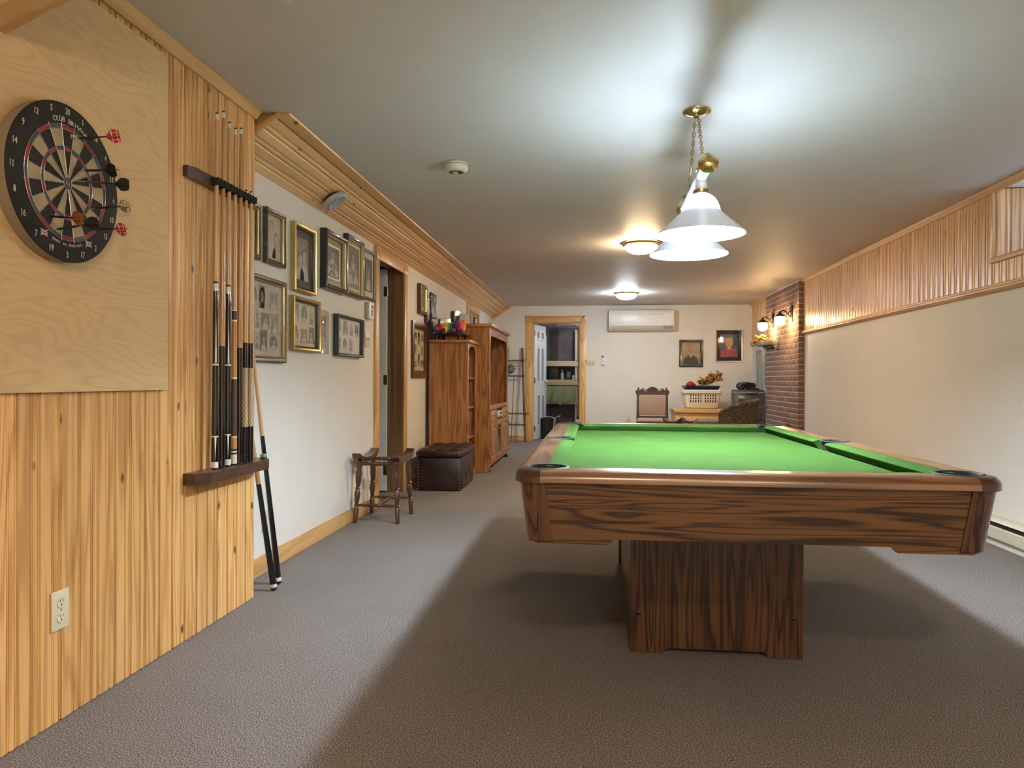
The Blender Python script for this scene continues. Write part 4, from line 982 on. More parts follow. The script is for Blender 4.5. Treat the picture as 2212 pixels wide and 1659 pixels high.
# ------------------------------------------------------------ framed photographs
def bust(m, cx, z0, w, h, y, hair=2, skin=3, cloth=4, long=False, tilt=0., feat=2):
    """head and shoulders: m has slots 0 ground 1 .. ; drawn as thin paper layers"""
    hw = w*.22; hz = z0+h*.66
    m.cur = cloth; m.oval(cx, z0, w*.5, h*.46, y-.0002, y, 16, 0, PI)
    m.cur = hair; m.oval(cx+tilt, hz+(h*.0 if long else h*.055), hw*(1.3 if long else 1.14), h*(.26 if long else .175), y-.0004, y, 18)
    m.cur = skin; m.oval(cx, z0+h*.44, hw*.5, h*.12, y-.00045, y, 10)
    m.oval(cx+tilt*.5, hz-h*.02, hw, h*.18, y-.0006, y, 18)
    m.cur = feat
    for s in (-1, 1): m.oval(cx+tilt*.5+s*hw*.4, hz+h*.005, hw*.13, h*.014, y-.0008, y, 8)
    m.oval(cx+tilt*.5, hz-h*.10, hw*.28, h*.012, y-.0008, y, 8)
def photo(parent, cx, cz, w, h, mats, people, y=-.0062, oval=False, name='photograph'):
    m = MB()
    if oval: m.oval(cx, cz, w/2, h/2, y-.0006, y, 24)
    else: m.box(cx-w/2, cx+w/2, y-.0006, y, cz-h/2, cz+h/2)
    for px, pz, pw, ph, kw in people: bust(m, cx+px*w, cz-h/2+pz*h, pw*w, ph*h, y-.0007, **kw)
    return m.build(name, mats, parent, smooth=0)
SEP = [P_MD, P_MD, P_HAIR, P_FACE, P_SHIRT]; STU = [P_GREY, P_GREY, P_HAIR, P_FACE, P_SHIRT]
SKE = [P_PAPER, P_PAPER, P_LINE, plain('sketch_skin', (.56, .43, .34), .6), plain('sketch_wash', (.60, .50, .42), .6)]
DRK = [P_DK, P_DK, P_HAIR, P_FACE, P_SHIRT]; LIT = [P_LT, P_LT, P_HAIR, P_FACE, P_MD]
def one(mats, inset=0., ppl=None):
    def f(t, w, h): photo(t, 0, 0, w-inset*2, h-inset*2, mats, ppl or [(0, 0, .8, .85, {})])
    return f
def with_ring(mats, mring, win, wring, ppl, lipm=GOLDL):
    def f(t, w, h):
        m = MB(); m.ring(w-2*win, h-2*win, [(0, -.006), (0, -.011), (wring, -.009), (wring, -.006)]); m.build('inner_liner', lipm, t)
        photo(t, 0, 0, w-2*win-2*wring, h-2*win-2*wring, mats, ppl)
    return f
def collage(cells):
    def f(t, w, h):
        for k, (x, z, pw, ph, ov) in enumerate(cells):
            photo(t, x*w, z*h, pw*w, ph*h, [SEP, DRK, LIT, STU][k % 4], [(0, 0, .75, .85, {'long': k % 3 == 0})], oval=ov)
    return f
def LW(name, label, y0, y1, z0, z1, *a, **k):      # hang on the left wall between y0..y1, z0..z1
    return flat_frame(name, label, (XL+.0006, (y0+y1)/2, (z0+z1)/2), LEFT, y1-y0, z1-z0, *a, **k)
PF = 'picture_frame'
def KW(**k): return k
LW(PF, 'dark framed portrait mostly hidden behind the pine corner, topmost row', 3.43, 3.665, 1.635, 1.918, FRMAR, one(DRK), .026, .022, lip=GOLD)
LW(PF, 'gold framed sepia sketch of a couple, beside the cue rack corner', 3.725, 3.965, 1.637, 1.930, FRMAR, one(SKE, 0., [(-.16, .05, .62, .95, KW(tilt=.004)), (.2, 0, .6, .72, KW(long=True))]), .030, .020, lip=GOLD)
LW(PF, 'gold framed photograph of a couple on a dark grey mat', 4.085, 4.405, 1.535, 1.932, GOLD, one(SEP, .045, [(-.2, 0, .7, .72, {}), (.16, 0, .75, .86, KW(long=True))]), .034, .022, lip=FRMAR, mat=MATG)
LW(PF, 'thick black frame with tan liner around a dark group portrait', 4.545, 4.965, 1.605, 1.985, FRBLK, with_ring(STU, None, .04, .012, [(0, .42, .42, .5, {}), (-.26, .12, .42, .52, KW(long=True)), (.25, .1, .42, .5, KW(long=True)), (0, .05, .4, .45, {})]), .048, .030, mat=MATT, lip=GOLDL)
LW(PF, 'black frame with gold liner around a family studio portrait, between two black frames', 4.985, 5.365, 1.612, 2.038, FRBLK, with_ring(STU, None, .02, .012, [(0, .42, .46, .5, {}), (-.24, .1, .44, .5, KW(long=True)), (.24, .12, .42, .48, {})]), .036, .024, lip=GOLDL, mat=MATT)
LW(PF, 'slate framed portrait of one child in white with wide cream mat', 5.385, 5.680, 1.632, 2.012, FRGREY, with_ring(STU, None, .045, .006, [(0, .02, .62, .80, {})], FRBLK), .022, .020, mat=MATW)
LW(PF, 'large dark gilt frame of many small photographs on a grey mat by the corner', 3.41, 3.985, 1.112, 1.560, FRMAR,
   collage([(-.36, .29, .15, .24, False), (-.17, .30, .15, .24, True), (.03, .29, .14, .30, True), (.02, .30, .13, .30, False), (.30, .28, .20, .24, False), (-.33, .0, .16, .28, True), (-.08, .0, .14, .26, True), (.10, -.02, .20, .22, False), (.33, -.04, .18, .30, False), (-.33, -.30, .15, .22, False), (-.08, -.30, .14, .24, False), (.06, -.29, .16, .30, False), (.30, -.31, .20, .22, True)]), .026, .024, lip=GOLD, mat=MATL)
LW(PF, 'gold framed collage of old photographs on an ivory mat, lower row middle', 4.065, 4.472, 1.190, 1.503, GOLD,
   collage([(-.32, .26, .22, .38, False), (.02, .24, .24, .42, True), (.34, .22, .20, .36, True), (-.34, -.24, .22, .40, True), (.02, -.26, .30, .34, False), (.34, -.22, .22, .38, False)]), .036, .020, lip=FRMAR, mat=MATY)
LW(PF, 'charcoal framed collage of oval and square photographs beside the acrylic holder', 4.785, 5.345, 1.182, 1.462, FRGREY,
   collage([(-.36, .26, .16, .36, True), (-.10, .24, .16, .40, False), (.14, .24, .15, .40, True), (.37, .22, .12, .36, False), (-.37, -.24, .16, .40, False), (-.12, -.24, .14, .36, True), (.12, -.22, .18, .40, True)]), .040, .020, mat=MATW)
t = thing('acrylic_print_holder', 'clear acrylic holder with a narrow old photograph between two collage frames', 'picture', (XL+.0006, 4.575, 1.327), LEFT)
MB().box(-.105, .105, -.004, -.002, -.137, .137).build('backing', MATW, t, smooth=0); photo(t, 0, .0, .125, .20, SEP, [(0, 0, .8, .9, {})], -.0042); MB().box(-.106, .106, -.010, -.006, -.139, .139, bev=.001).build('acrylic_sheet', ACRYL, t)
m = MB(); m.turned((-.06, 0, .158), (-.06, -.008, .158), [(0, .003), (.5, .003), (.6, .006), (1, .004)], 10); m.build('pin', BLACK, t)
LW(PF, 'deep walnut frame with cream liner around a dark double portrait', 7.13, 7.425, 1.675, 1.972, FRBRN, with_ring(DRK, None, .012, .012, [(-.2, .05, .5, .7, {}), (.2, 0, .5, .7, KW(long=True))], CREAMT), .045, .034, mat=MATW, lip=GOLDL)
LW(PF, 'black framed portrait tucked below the deep walnut frame', 7.43, 7.67, 1.600, 1.900, FRBLK, with_ring(LIT, None, .01, .01, [(0, 0, .7, .85, {})], GOLDL), .030, .022, mat=MATW)
LW(PF, 'slim black framed portrait above the rainbow plush toy', 7.675, 7.955, 1.682, 1.948, FRBLK, one(STU, .0, [(0, 0, .7, .85, {})]), .018, .014)
LW(PF, 'large dark brown frame with eight small photographs on a cream mat', 6.885, 7.46, 1.042, 1.588, FRBRN,
   collage([(-.30, .32, .26, .16, False), (.03, .27, .18, .30, False), (.36, .32, .24, .16, False), (-.30, .0, .17, .24, False), (.34, -.02, .17, .24, False), (.03, -.24, .18, .30, False), (-.30, -.33, .26, .18, False), (.36, -.33, .26, .18, False)]), .028, .070, mat=MATY)
# two portraits on the end wall
flat_frame(PF, 'black framed portrait of a fair haired person in a dark jacket', (1.565, YF-.0006, 1.475), 0, .378, .445, FRBLK, one([P_TAN, P_TAN, P_BLOND, P_SKIN, P_SLATE], .0, [(0, .0, .88, .92, KW(feat=4))]), .025, .042)
flat_frame(PF, 'silver framed pastel portrait in pink on a black mat', (2.175, YF-.0006, 1.60), 0, .427, .525, SILVER, one([P_BLUE, P_BLUE, P_BLOND, P_SKIN, P_PINK], .062, [(0, .0, 1.0, .95, KW(feat=4))]), .022, .014, mat=MATB)

# ------------------------------------------------------------ air conditioner
t = thing('air_conditioner', 'long white split air conditioner high on the end wall', 'air conditioner', (.747, YF-.0005, 2.007), 0)
m = MB(); pr = [(0, -.165), (-.10, -.165), (-.165, -.135), (-.20, -.09), (-.205, .12), (-.19, .165), (-.15, .178), (0, .178)]
m.prism([(y, z) for y, z in pr], -.525, .525, axis=0); b = m.build('casing', OFFW, t)
MB().box(-.50, .50, -.2085, -.203, -.085, .125, bev=.003).build('front_panel', WHITE, t)
MB().box(-.50, .36, -.2095, -.2075, .094, .100).build('panel_gap', GREYP, t, smooth=0)
m = MB(); m.prism([(-.205, -.095), (-.17, -.137), (-.165, -.132), (-.198, -.090)], -.49, .34, axis=0); m.build('louvre', ALMOND, t)
m = MB(); m.prism([(-.205, -.094), (-.168, -.138), (-.160, -.130), (-.197, -.088)], .352, .515, axis=0); m.build('sensor_window', GREYP, t)
MB().box(.46, .49, -.2095, -.2075, -.078, -.072).build('badge', GREYP, t, smooth=0)
MB().box(-.485, -.44, -.2095, -.2075, -.078, -.072).build('badge', GREYP, t, smooth=0)
for k in range(12): MB().box(-.48+.082*k, -.42+.082*k, -.15, -.05, .1775, .1795).build('intake_slot', GREYP, t, smooth=0)

# ------------------------------------------------------------ baseboard heater
t = thing('baseboard_heater', 'long almond electric baseboard heater along the right wall', 'heater', (XR-.0008, 4.4, .012), RIGHT)
MB().box(-1.2, 1.2, -.03, 0, 0, .16, bev=.002).build('back', ALMOND, t)
m = MB(); m.prism([(-.012, .152), (-.058, .145), (-.066, .136), (-.062, .134), (-.012, .160)], -1.2, 1.2, axis=0); m.build('top_hood', OFFW, t)
m = MB(); m.prism([(-.060, .030), (-.068, .036), (-.070, .100), (-.060, .108), (-.056, .104), (-.060, .04)], -1.2, 1.2, axis=0); m.build('front_cover', ALMOND, t)
MB().box(-1.19, 1.19, -.056, -.028, .035, .125).build('element', BLACK, t, smooth=0); MB().box(-1.2, 1.2, -.066, 0, -.011, .006, bev=.002).build('foot_rail', OFFW, t)
for x in (-1.2, 1.185): MB().box(x, x+.016, -.071, 0, -.011, .162, bev=.002).build('end_cap', ALMOND, t)

# ------------------------------------------------------------ stools (seat boards missing their seat)
def stool(label, loc, rz):
    t = thing('stool_frame', label, 'stool', loc, rz)
    HW, HD, HT = .155, .185, .455
    for sx in (-1, 1):
        m = MB(); nn = 14; top = []; bot = []
        for i in range(nn+1):
            u = -1+2*i/nn; y = u*.225; z = HT-.030+.042*abs(u)**2.6; top.append((y, z+.030)); bot.append((y, z-.006 if abs(u) < .9 else z+.004))
        m.prism(top+bot[::-1], sx*(HW-.016)-.03, sx*(HW-.016)+.03, axis=0); m.build('saddle_board', STOOLX, t, smooth=50)
        for sy in (-1, 1):
            b = (sx*HW, sy*(HD+.012), 0); tp = (sx*(HW-.022), sy*(HD-.022), HT-.02)
            m = MB(); m.turned(b, tp, [(0, .0135), (.02, .0145), (.24, .018), (.265, .013), (.28, .020), (.30, .013), (.34, .016), (.47, .0225), (.54, .014), (.56, .020), (.58, .013), (.68, .020), (.80, .0225), (.90, .014), (.92, .018), (1, .016)], 14)
            m.build('leg', STOOLW, t)
    sp = [(0, .008), (.12, .009), (.2, .012), (.24, .008), (.3, .013), (.42, .009), (.46, .015), (.5, .011), (.54, .015), (.58, .009), (.7, .013), (.76, .008), (.8, .012), (.88, .009), (1, .008)]
    for sy in (-1, 1):
        m = MB(); m.turned((-HW+.02, sy*(HD-.015), HT-.035), (HW-.02, sy*(HD-.015), HT-.035), [(a, r*1.3) for a, r in sp], 12); m.build('seat_spindle', STOOLW, t)
        m = MB(); m.turned((-HW+.005, sy*(HD+.004), .125), (HW-.005, sy*(HD+.004), .125), sp, 12); m.build('stretcher', STOOLW, t)
    m = MB(); m.turned((0, -HD-.002, .125), (0, HD+.002, .125), sp, 12); m.build('stretcher', STOOLW, t)
    return t
stool('dark turned wooden stool frame without its seat beside the hall door', (-1.538, 5.313, .001), 0)
stool('dark turned wooden stool frame in front of the pine chest', (1.20, 10.55, .001), .4)

# ------------------------------------------------------------ storage ottoman
t = thing('storage_ottoman', 'dark brown tufted leather storage ottoman with brass nail heads', 'ottoman', (-1.4225, 7.04, 0))
HXo, HYo = .2035, .355
MB().box(-HXo, HXo, -HYo, HYo, .004, .305, bev=.008).build('box', LEATH, t)
m = MB(); m.box(-HXo-.012, HXo+.012, -HYo-.012, HYo+.012, .310, .372, bev=.018); lid = m.build('lid', LEATH, t)
for i in range(3):
    for j in range(5):
        x = (-HXo+(i+.5)*2*HXo/3); y = (-HYo+(j+.5)*2*HYo/5)
        m = MB(); m.ell((x, y, .366), (HXo/3+.006, HYo/5+.006, .026), 14); m.build('tuft', LEATH, lid)
for sx in (-1, 1):
    for z in [.02+.028*k for k in range(13)]:
        if .295 < z < .315: continue
        m = MB(); m.ell((sx*(HXo-.009), -HYo-(.0005 if z < .3 else .012), z), .0042, 8); m.build('nail_head', SILVER, t)
m = MB(); m.box(HXo-.001, HXo+.003, -HYo+.03, HYo-.03, .025, .285, bev=.001); pn = m.build('side_panel', LEATH, t)
m = MB(); m.tube([(HXo+.004, .085*math.cos(a*PI/16)*1.6, .15+.085*math.sin(a*PI/16)) for a in range(32)], .003, 5, True); m.tube([(HXo+.004, .045*math.cos(a*PI/16)*1.6, .15+.045*math.sin(a*PI/16)) for a in range(32)], .003, 5, True); m.build('embossed_medallion', LEATH, pn)
m = MB(); m.tube([(HXo+.006, .05, .31), (HXo+.020, .05, .302), (HXo+.024, .052, .290), (HXo+.016, .055, .284)], .004, 6); m.build('pull_tab', LEATH, t)

# ------------------------------------------------------------ oak bookcase
t = thing('oak_bookcase', 'honey oak open bookcase behind the leather ottoman', 'bookcase', (0, 0, 0))
bx0, bx1, by0, by1 = -1.700, -1.292, 7.49, 8.075
for y0, y1 in ((by0, by0+.02), (by1-.02, by1)): MB().box(bx0, bx1-.02, y0, y1, .002, 1.405).build('side_panel', OAK, t, smooth=0)
MB().box(bx0-.001, bx0+.008, by0+.02, by1-.02, .05, 1.405).build('back_panel', OAK_IN, t, smooth=0)
for y0, y1 in ((by0, by0+.05), (by1-.05, by1)): MB().box(bx1-.02, bx1, y0, y1, .002, 1.405, bev=.002).build('stile', OAK, t)
MB().box(bx0-.004, bx1+.022, by0-.022, by1, 1.405, 1.435, bev=.006).build('top_board', OAK_Y, t)
m = MB(); yy0, yy1 = by0+.05, by1-.05; pts = [(yy0, 1.405), (yy0, 1.325), (yy0+.02, 1.325), (yy0+.03, 1.345), (yy0+.05, 1.350)]
pts += [(yy0+.05+(yy1-yy0-.1)*i/12, 1.350+.03*math.sin(PI*i/12)) for i in range(1, 12)] + [(yy1-.05, 1.350), (yy1-.03, 1.345), (yy1-.02, 1.325), (yy1, 1.325), (yy1, 1.405)]
m.prism(pts, bx1-.02, bx1-.002, axis=0); m.build('arched_valance', OAK_Y, t, smooth=0)
for z in (.06, .40, .72, 1.03): MB().box(bx0+.008, bx1-.022, by0+.02, by1-.02, z, z+.02, bev=.002).build('shelf', OAK_Y, t)
MB().box(bx1-.02, bx1-.002, by0+.05, by1-.05, .002, .06).build('toe_rail', OAK_Y, t, smooth=0)
t = thing('shelf_figurine', 'small white box with a brass trim on a bookcase shelf', 'ornament', (-1.36, 7.66, .4205))
MB().box(-.02, .02, -.03, .03, 0, .085, bev=.003).build('body', WHITE, t); MB().box(-.021, .021, -.031, .031, .03, .04).build('band', BRASS, t, smooth=0)
# ------------------------------------------------------------ oak entertainment unit
t = thing('entertainment_unit', 'tall honey oak entertainment unit with raised panel doors', 'cabinet', (0, 0, 0))
ux0, ux1, uy0, uy1, uz = -1.715, -1.155, 8.10, 9.82, 1.61
MB().box(ux0, ux1-.02, uy0, uy0+.022, .002, uz).build('side_panel', OAK, t, smooth=0); MB().box(ux0, ux1-.02, uy1-.022, uy1, .002, uz).build('side_panel', OAK, t, smooth=0)
MB().box(ux0-.002, ux0+.008, uy0+.022, uy1-.022, .05, uz).build('back_panel', OAK_IN, t, smooth=0)
MB().box(ux0-.01, ux1+.03, uy0-.025, uy1+.025, uz, uz+.036, bev=.008).build('top_board', OAK_Y, t)
for y0, y1 in ((uy0, uy0+.065), (uy1-.065, uy1)): MB().box(ux1-.02, ux1, y0, y1, .002, uz, bev=.002).build('stile', OAK, t)
ys = uy1-.50                                              # tower of drawers at the far end
m = MB(); yy0, yy1 = uy0+.065, uy1-.065; pts = [(yy0, uz), (yy0, 1.44), (yy0+.03, 1.44), (yy0+.05, 1.50), (yy0+.10, 1.52)]
pts += [(yy1-.10, 1.52), (yy1-.05, 1.50), (yy1-.03, 1.44), (yy1, 1.44), (yy1, uz)]
m.prism(pts, ux1-.02, ux1-.002, axis=0); m.build('arched_valance', OAK_Y, t, smooth=0)
MB().box(ux0+.008, ux1-.022, uy0+.022, uy1-.022, .70, .722, bev=.002).build('deck', OAK_Y, t)
MB().box(ux1-.02, ux1, uy0+.065, uy1-.065, .685, .735, bev=.002).build('rail', OAK_Y, t)
MB().box(ux1-.02, ux1, uy0+.065, uy1-.065, .06, .10, bev=.002).build('rail', OAK_Y, t); MB().box(ux1-.02, ux1, uy0+.065, uy1-.065, .535, .555, bev=.002).build('rail', OAK_Y, t)
MB().box(ux0+.01, ux1-.06, uy0+.03, uy1-.03, .002, .06).build('toe_kick', OAK_IN, t, smooth=0)
MB().box(ux0+.01, ux1-.022, uy0+.03, uy1-.03, .06, .085).build('floor_board', OAK_IN, t, smooth=0)
yb = [uy0+.03, uy0+.50, uy0+.98, uy1-.03]
for k, (y0, y1) in enumerate(zip(yb, yb[1:])):
    y0 += .01; y1 -= .01
    if k != 1:
        d = MB().box(ux1, ux1+.018, y0, y1, .56, .68, bev=.004).build('drawer', OAK_Y, t)
        m = MB(); m.turned((ux1+.018, (y0+y1)/2, .62), (ux1+.045, (y0+y1)/2, .62), [(0, .007), (.4, .006), (.6, .014), (.9, .012), (1, 0)], 12); m.build('knob', BRASS, d)
        d = MB(); d.ring(y1-y0, .445, [(0, 0), (0, -.016), (.004, -.019), (.05, -.019), (.058, -.012), (.058, 0)]); d = d.build('door', OAK, t); d.location = (ux1, (y0+y1)/2, .322); d.rotation_euler = (0, 0, LEFT)
        w = y1-y0-.116
        m = MB(); m.ring(w, .33, [(0, -.004), (.006, -.008), (.035, -.017), (.035, -.004)]); m.box(-w/2+.03, w/2-.03, -.0165, -.004, -.135, .135); m.build('raised_panel', OAK, d)
        m = MB(); m.turned(((y1-y0)/2-.03, -.019, .14), ((y1-y0)/2-.03, -.045, .14), [(0, .007), (.4, .006), (.6, .014), (.9, .012), (1, 0)], 12); m.build('knob', BRASS, d)
        for z in (-.16, .16):
            m = MB(); m.cyl((-(y1-y0)/2-.004, -.010, z-.02), (-(y1-y0)/2-.004, -.010, z+.02), .005, n=8); m.build('hinge', BRASSD, d)
    else:
        d = MB(); d.ring(y1-y0, .445, [(0, 0), (0, -.016), (.004, -.019), (.05, -.019), (.058, -.012), (.058, 0)]); d = d.build('door', OAK, t); d.location = (ux1, (y0+y1)/2, .322); d.rotation_euler = (0, 0, LEFT)
        MB().box(-(y1-y0)/2+.05, (y1-y0)/2-.05, -.010, -.006, -.17, .17).build('dark_pane', BLACKG, d, smooth=0)
        m = MB(); m.turned((-(y1-y0)/2+.03, -.019, .14), (-(y1-y0)/2+.03, -.045, .14), [(0, .007), (.4, .006), (.6, .014), (.9, .012), (1, 0)], 12); m.build('knob', BRASS, d)
        MB().box(ux1-.03, ux1-.005, y0, y1, .56, .68).build('open_bay', BLACK, t, smooth=0)
t2 = thing('disc_player', 'silver disc player in the open bay of the entertainment unit', 'player', (ux1-.004, uy0+.74, .585))
MB().box(-.0, .035, -.17, .17, 0, .07, bev=.004).build('body', SILVER, t2); MB().box(.035, .037, -.10, .10, .035, .055).build('display', BLACK, t2, smooth=0)
for y in (uy0+.05, uy1-.05):
    m = MB(); m.lathe([(.020, .0), (.020, .03), (.008, .034), (.008, .05)], 14, Matrix.Translation((ux1-.01, y, .0005))); m.build('caster', RUBBER, t)
# a second doorway casing high behind the unit
o = B('trim_12', PINE, (XL+.0006, XL+.02, 9.95, 10.04, .001, 2.08)); o.name = 'trim_12'
B('trim_13', PINE_Y, (XL+.0006, XL+.02, 10.04, 10.9, 1.99, 2.08)); B('trim_14', PINE, (XL+.0006, XL+.02, 10.9, 10.99, .001, 2.08)); B('trim_15', JAMB, (XL+.0006, XL+.006, 10.04, 10.9, .001, 1.99))

# ------------------------------------------------------------ on top of the bookcase: glass stand, plush, speakers
t = thing('glass_stand', 'low dark glass stand with black posts on top of the bookcase', 'stand', (-1.52, 7.79, 1.436))
MB().box(-.16, .17, -.24, .24, .058, .066, bev=.002).build('glass_plate', TABG, t)
for x in (-.13, .11):
    for y in (-.2, .2):
        m = MB(); m.lathe([(.018, 0), (.018, .05), (.022, .0575)], 14, Matrix.Translation((x, y, 0))); m.build('post', BLACKG, t)
t = thing('slim_speaker', 'slim black upright speaker on the bookcase top beside the glass stand', 'speaker', (-1.70, 7.575, 1.436))
MB().box(-.012, .012, -.05, .05, 0, .20, bev=.004).build('cabinet', BLACK, t); MB().box(.012, .0135, -.04, .04, .02, .18).build('grille', RUBBER, t, smooth=0)
t = thing('plush_toy', 'rainbow striped plush animal with purple feet lying on the glass stand', 'soft toy', (-1.52, 7.66, 1.5035))
m = MB(); m.ell((0, .02, .062), (.15, .085, .062), 20); m.build('body', RAINBOW, t)
m = MB(); m.ell((.115, -.0, .075), (.062, .07, .066), 18); m.build('head', RAINBOW, t)
for x, y, s in ((-.135, -.055, .9), (-.045, -.075, 1.), (.055, -.07, .8), (.14, -.05, .8)):
    m = MB(); m.turned((x*.8, .0, .05), (x, y-.02, .03), [(0, .03*s), (.6, .034*s), (.9, .032*s), (1, .02*s)], 14); m.build('leg', RAINBOW, t)
    m = MB(); m.ell((x, y-.026, .030), (.027*s, .010, .027*s), 14); m.build('foot', PURPLE, t)
m = MB(); m.ell((.085, -.068, .088), (.042, .022, .042), 16); m.build('muzzle', PURPLE, t)
m = MB(); m.ell((.155, -.02, .12), (.022, .016, .03), 12); m.build('ear', RAINBOW, t)
for k, (x, y, z, w, h, tl, lb) in enumerate(((-.075, .15, .165, .11, .085, 0, 'small silver and black speaker lying flat behind the plush toy'), (.035, .28, .245, .085, .12, .2, 'small silver and black speaker tilted upright above its pair'), (.115, .17, .205, .08, .10, -.12, 'small black speaker with silver edge behind the plush head'))):
    s = thing('small_speaker', lb, 'speaker', (-1.52+x, 7.66+y, 1.5035), .45+tl)
    MB().box(-w/2, w/2, 0, .10, z-h/2-.035, z+h/2-.035, bev=.006).build('cabinet', BLACK, s)
    MB().box(-w/2-.004, w/2+.004, -.018, .004, z-h/2-.039, z+h/2-.031, bev=.006).build('front_bezel', SILVER if k < 2 else VENTM, s)
    MB().box(-w/2+.008, w/2-.008, .003, .006, z-h/2-.02, z+h/2-.05).build('grille', BLACK, s, smooth=0)
    MB().box(-.012, .012, .03, .06, .0, z-h/2-.03).build('stand', BLACK, s, smooth=0)
t = thing('remote_box', 'thin black upright case standing on the entertainment unit top', 'box', (-1.50, 9.2, 1.6465)); MB().box(-.01, .01, -.06, .06, 0, .16, bev=.004).build('case', BLACK, t); MB().box(.0105, .012, -.05, .05, .02, .14).build('label', WHITE, t, smooth=0)

# ------------------------------------------------------------ bamboo ladder
t = thing('bamboo_ladder', 'brown bamboo ladder leaning on the end wall by the storage door', 'ladder', (-1.30, 12.22, 0))
def pole(p0, p1, r, nm, nodes=7):
    pf = [(0, r)]
    for k in range(1, nodes): a = k/nodes; pf += [(a-.012, r*.96), (a, r*1.22), (a+.012, r*.98)]
    m = MB(); m.turned(p0, p1, pf+[(1, r*.94)], 12); m.build(nm, BAMBOO, t)
pole((.155, 0, .003), (.085, .185, 1.565), .019, 'rail'); pole((-.185, 0, .003), (-.165, .185, 1.56), .019, 'rail')
for z, a, b in ((1.352, -.20, .115), (1.094, -.20, .12), (.468, -.23, .215), (.283, -.22, .15)):
    y = .185*z/1.56-.022; pole((a, y, z), (b, y, z), .0125, 'rung', 5)
for x, z in ((.14, .468), (.145, .283), (.105, 1.094), (.10, 1.352)):
    y = .185*z/1.56; m = MB()
    for k in range(3): m.tube([(x+.024*math.cos(a*PI/6), y-.01+.03*math.sin(a*PI/6), z-.012+.012*k+.004*math.cos(a*PI/6)) for a in range(12)], .005, 5, True)
    m.build('lashing', BAMBOO, t)
t = thing('bamboo_stick', 'thin dark stick standing against the bamboo ladder rungs', 'stick', (-1.375, 12.17, .002)); m = MB(); m.turned((0, 0, 0), (.035, .10, 1.07), [(0, .007), (.3, .006), (.31, .009), (.32, .006), (.7, .006), (.71, .009), (.72, .006), (1, .005)], 8); m.build('shaft', BAMBOO, t)
t = thing('silk_flower', 'blue grey silk flower ball perched on a ladder rung', 'ornament', (-1.40, 12.27, 1.112))
random.seed(4)
m = MB(); m.ell((0, 0, .085), (.06, .055, .07), 14); m.build('core', BLUEG, t)
for k in range(18):
    a = random.uniform(0, 2*PI); e = random.uniform(-.6, 1.3); d = Vector((math.cos(a)*math.cos(e), math.sin(a)*math.cos(e), math.sin(e)))
    M = d.to_track_quat('Z', 'Y').to_matrix().to_4x4(); M.translation = Vector((0, 0, .085))+d*.055
    m = MB(); m.ell((0, 0, .016), (.03, .012, .032), 8, M); m.build('petal', BLUEG, t)
m = MB(); m.tube([(.05, -.02, .11), (.09, -.03, .15), (.14, -.03, .145), (.155, -.03, .11), (.135, -.03, .09)], .008, 6); m.build('curl', BLUEG, t)

# ------------------------------------------------------------ upholstered parlour chair
t = thing('parlour_chair', 'carved dark wood side chair with buttoned tan upholstery', 'chair', (.875, 11.55, 0), -.10)
w = .21
for sx in (-1, 1):
    m = MB(); m.prism([(sx*w, 0.002), (sx*(w+.03), .002), (sx*(w+.035), .40), (sx*(w+.03), .60), (sx*(w+.03), .80), (sx*(w+.055), .845), (sx*(w+.045), .865), (sx*(w+.02), .885), (sx*(w+.015), .915), (sx*(w-.01), .915), (sx*(w-.01), .80), (sx*(w-.01), .40)], .17, .205); m.build('back_post', WALN, t)
    m = MB(); m.turned((sx*(w-.005), -.20, 0.002), (sx*(w-.005), -.20, .38), [(0, .012), (.04, .016), (.08, .012), (.5, .018), (.7, .024), (.74, .016), (.8, .026), (1, .026)], 14); m.build('front_leg', WALN, t)
crest = [(-w+.01, .80), (w-.01, .80), (w-.01, .865)]
for i in range(41):
    u = 1-2*i/40; z = .885+.045*max(0, math.cos(u*PI/2*2.2))**1 if abs(u) < .45 else .868+.035*abs(math.sin((abs(u)-.45)/.55*PI))
    crest.append((u*(w-.012), z))
crest.append((-w+.01, .865))
m = MB(); m.prism(crest, .175, .20); cr = m.build('crest_rail', WALN, t, smooth=30)
for sx in (-1, 1):
    m = MB(); m.tube([(sx*(.145-.06*k/7), .172, .882-.024*(k/7)**1.6) for k in range(8)], [.003+.004*math.sin(PI*(k+.5)/8) for k in range(8)], 6); m.build('pierced_scroll', P_SHIRT, cr)
MB().box(-w+.005, w-.005, .178, .198, .43, .47, bev=.004).build('lower_back_rail', WALN, t)
m = MB(); m.box(-w+.002, w-.002, .150, .19, .485, .795, bev=.018); bp = m.build('back_pad', TAN, t)
for x, z in ((-.085, .70), (.085, .70), (0, .62)):
    m = MB(); m.ell((x, .149, z), (.011, .005, .011), 10); m.build('button', TAN, bp)
m = MB(); m.prism([(-w-.02, -.235), (w+.02, -.235), (w+.005, .165), (-w-.005, .165)], .34, .385, axis=2); m.build('seat_frame', WALN, t, smooth=0)
m = MB(); m.box(-w-.015, w+.015, -.23, .16, .385, .445, bev=.028); m.build('seat_pad', TAN, t)
MB().box(-w, w, .175, .20, .20, .23, bev=.004).build('stretcher', WALN, t)

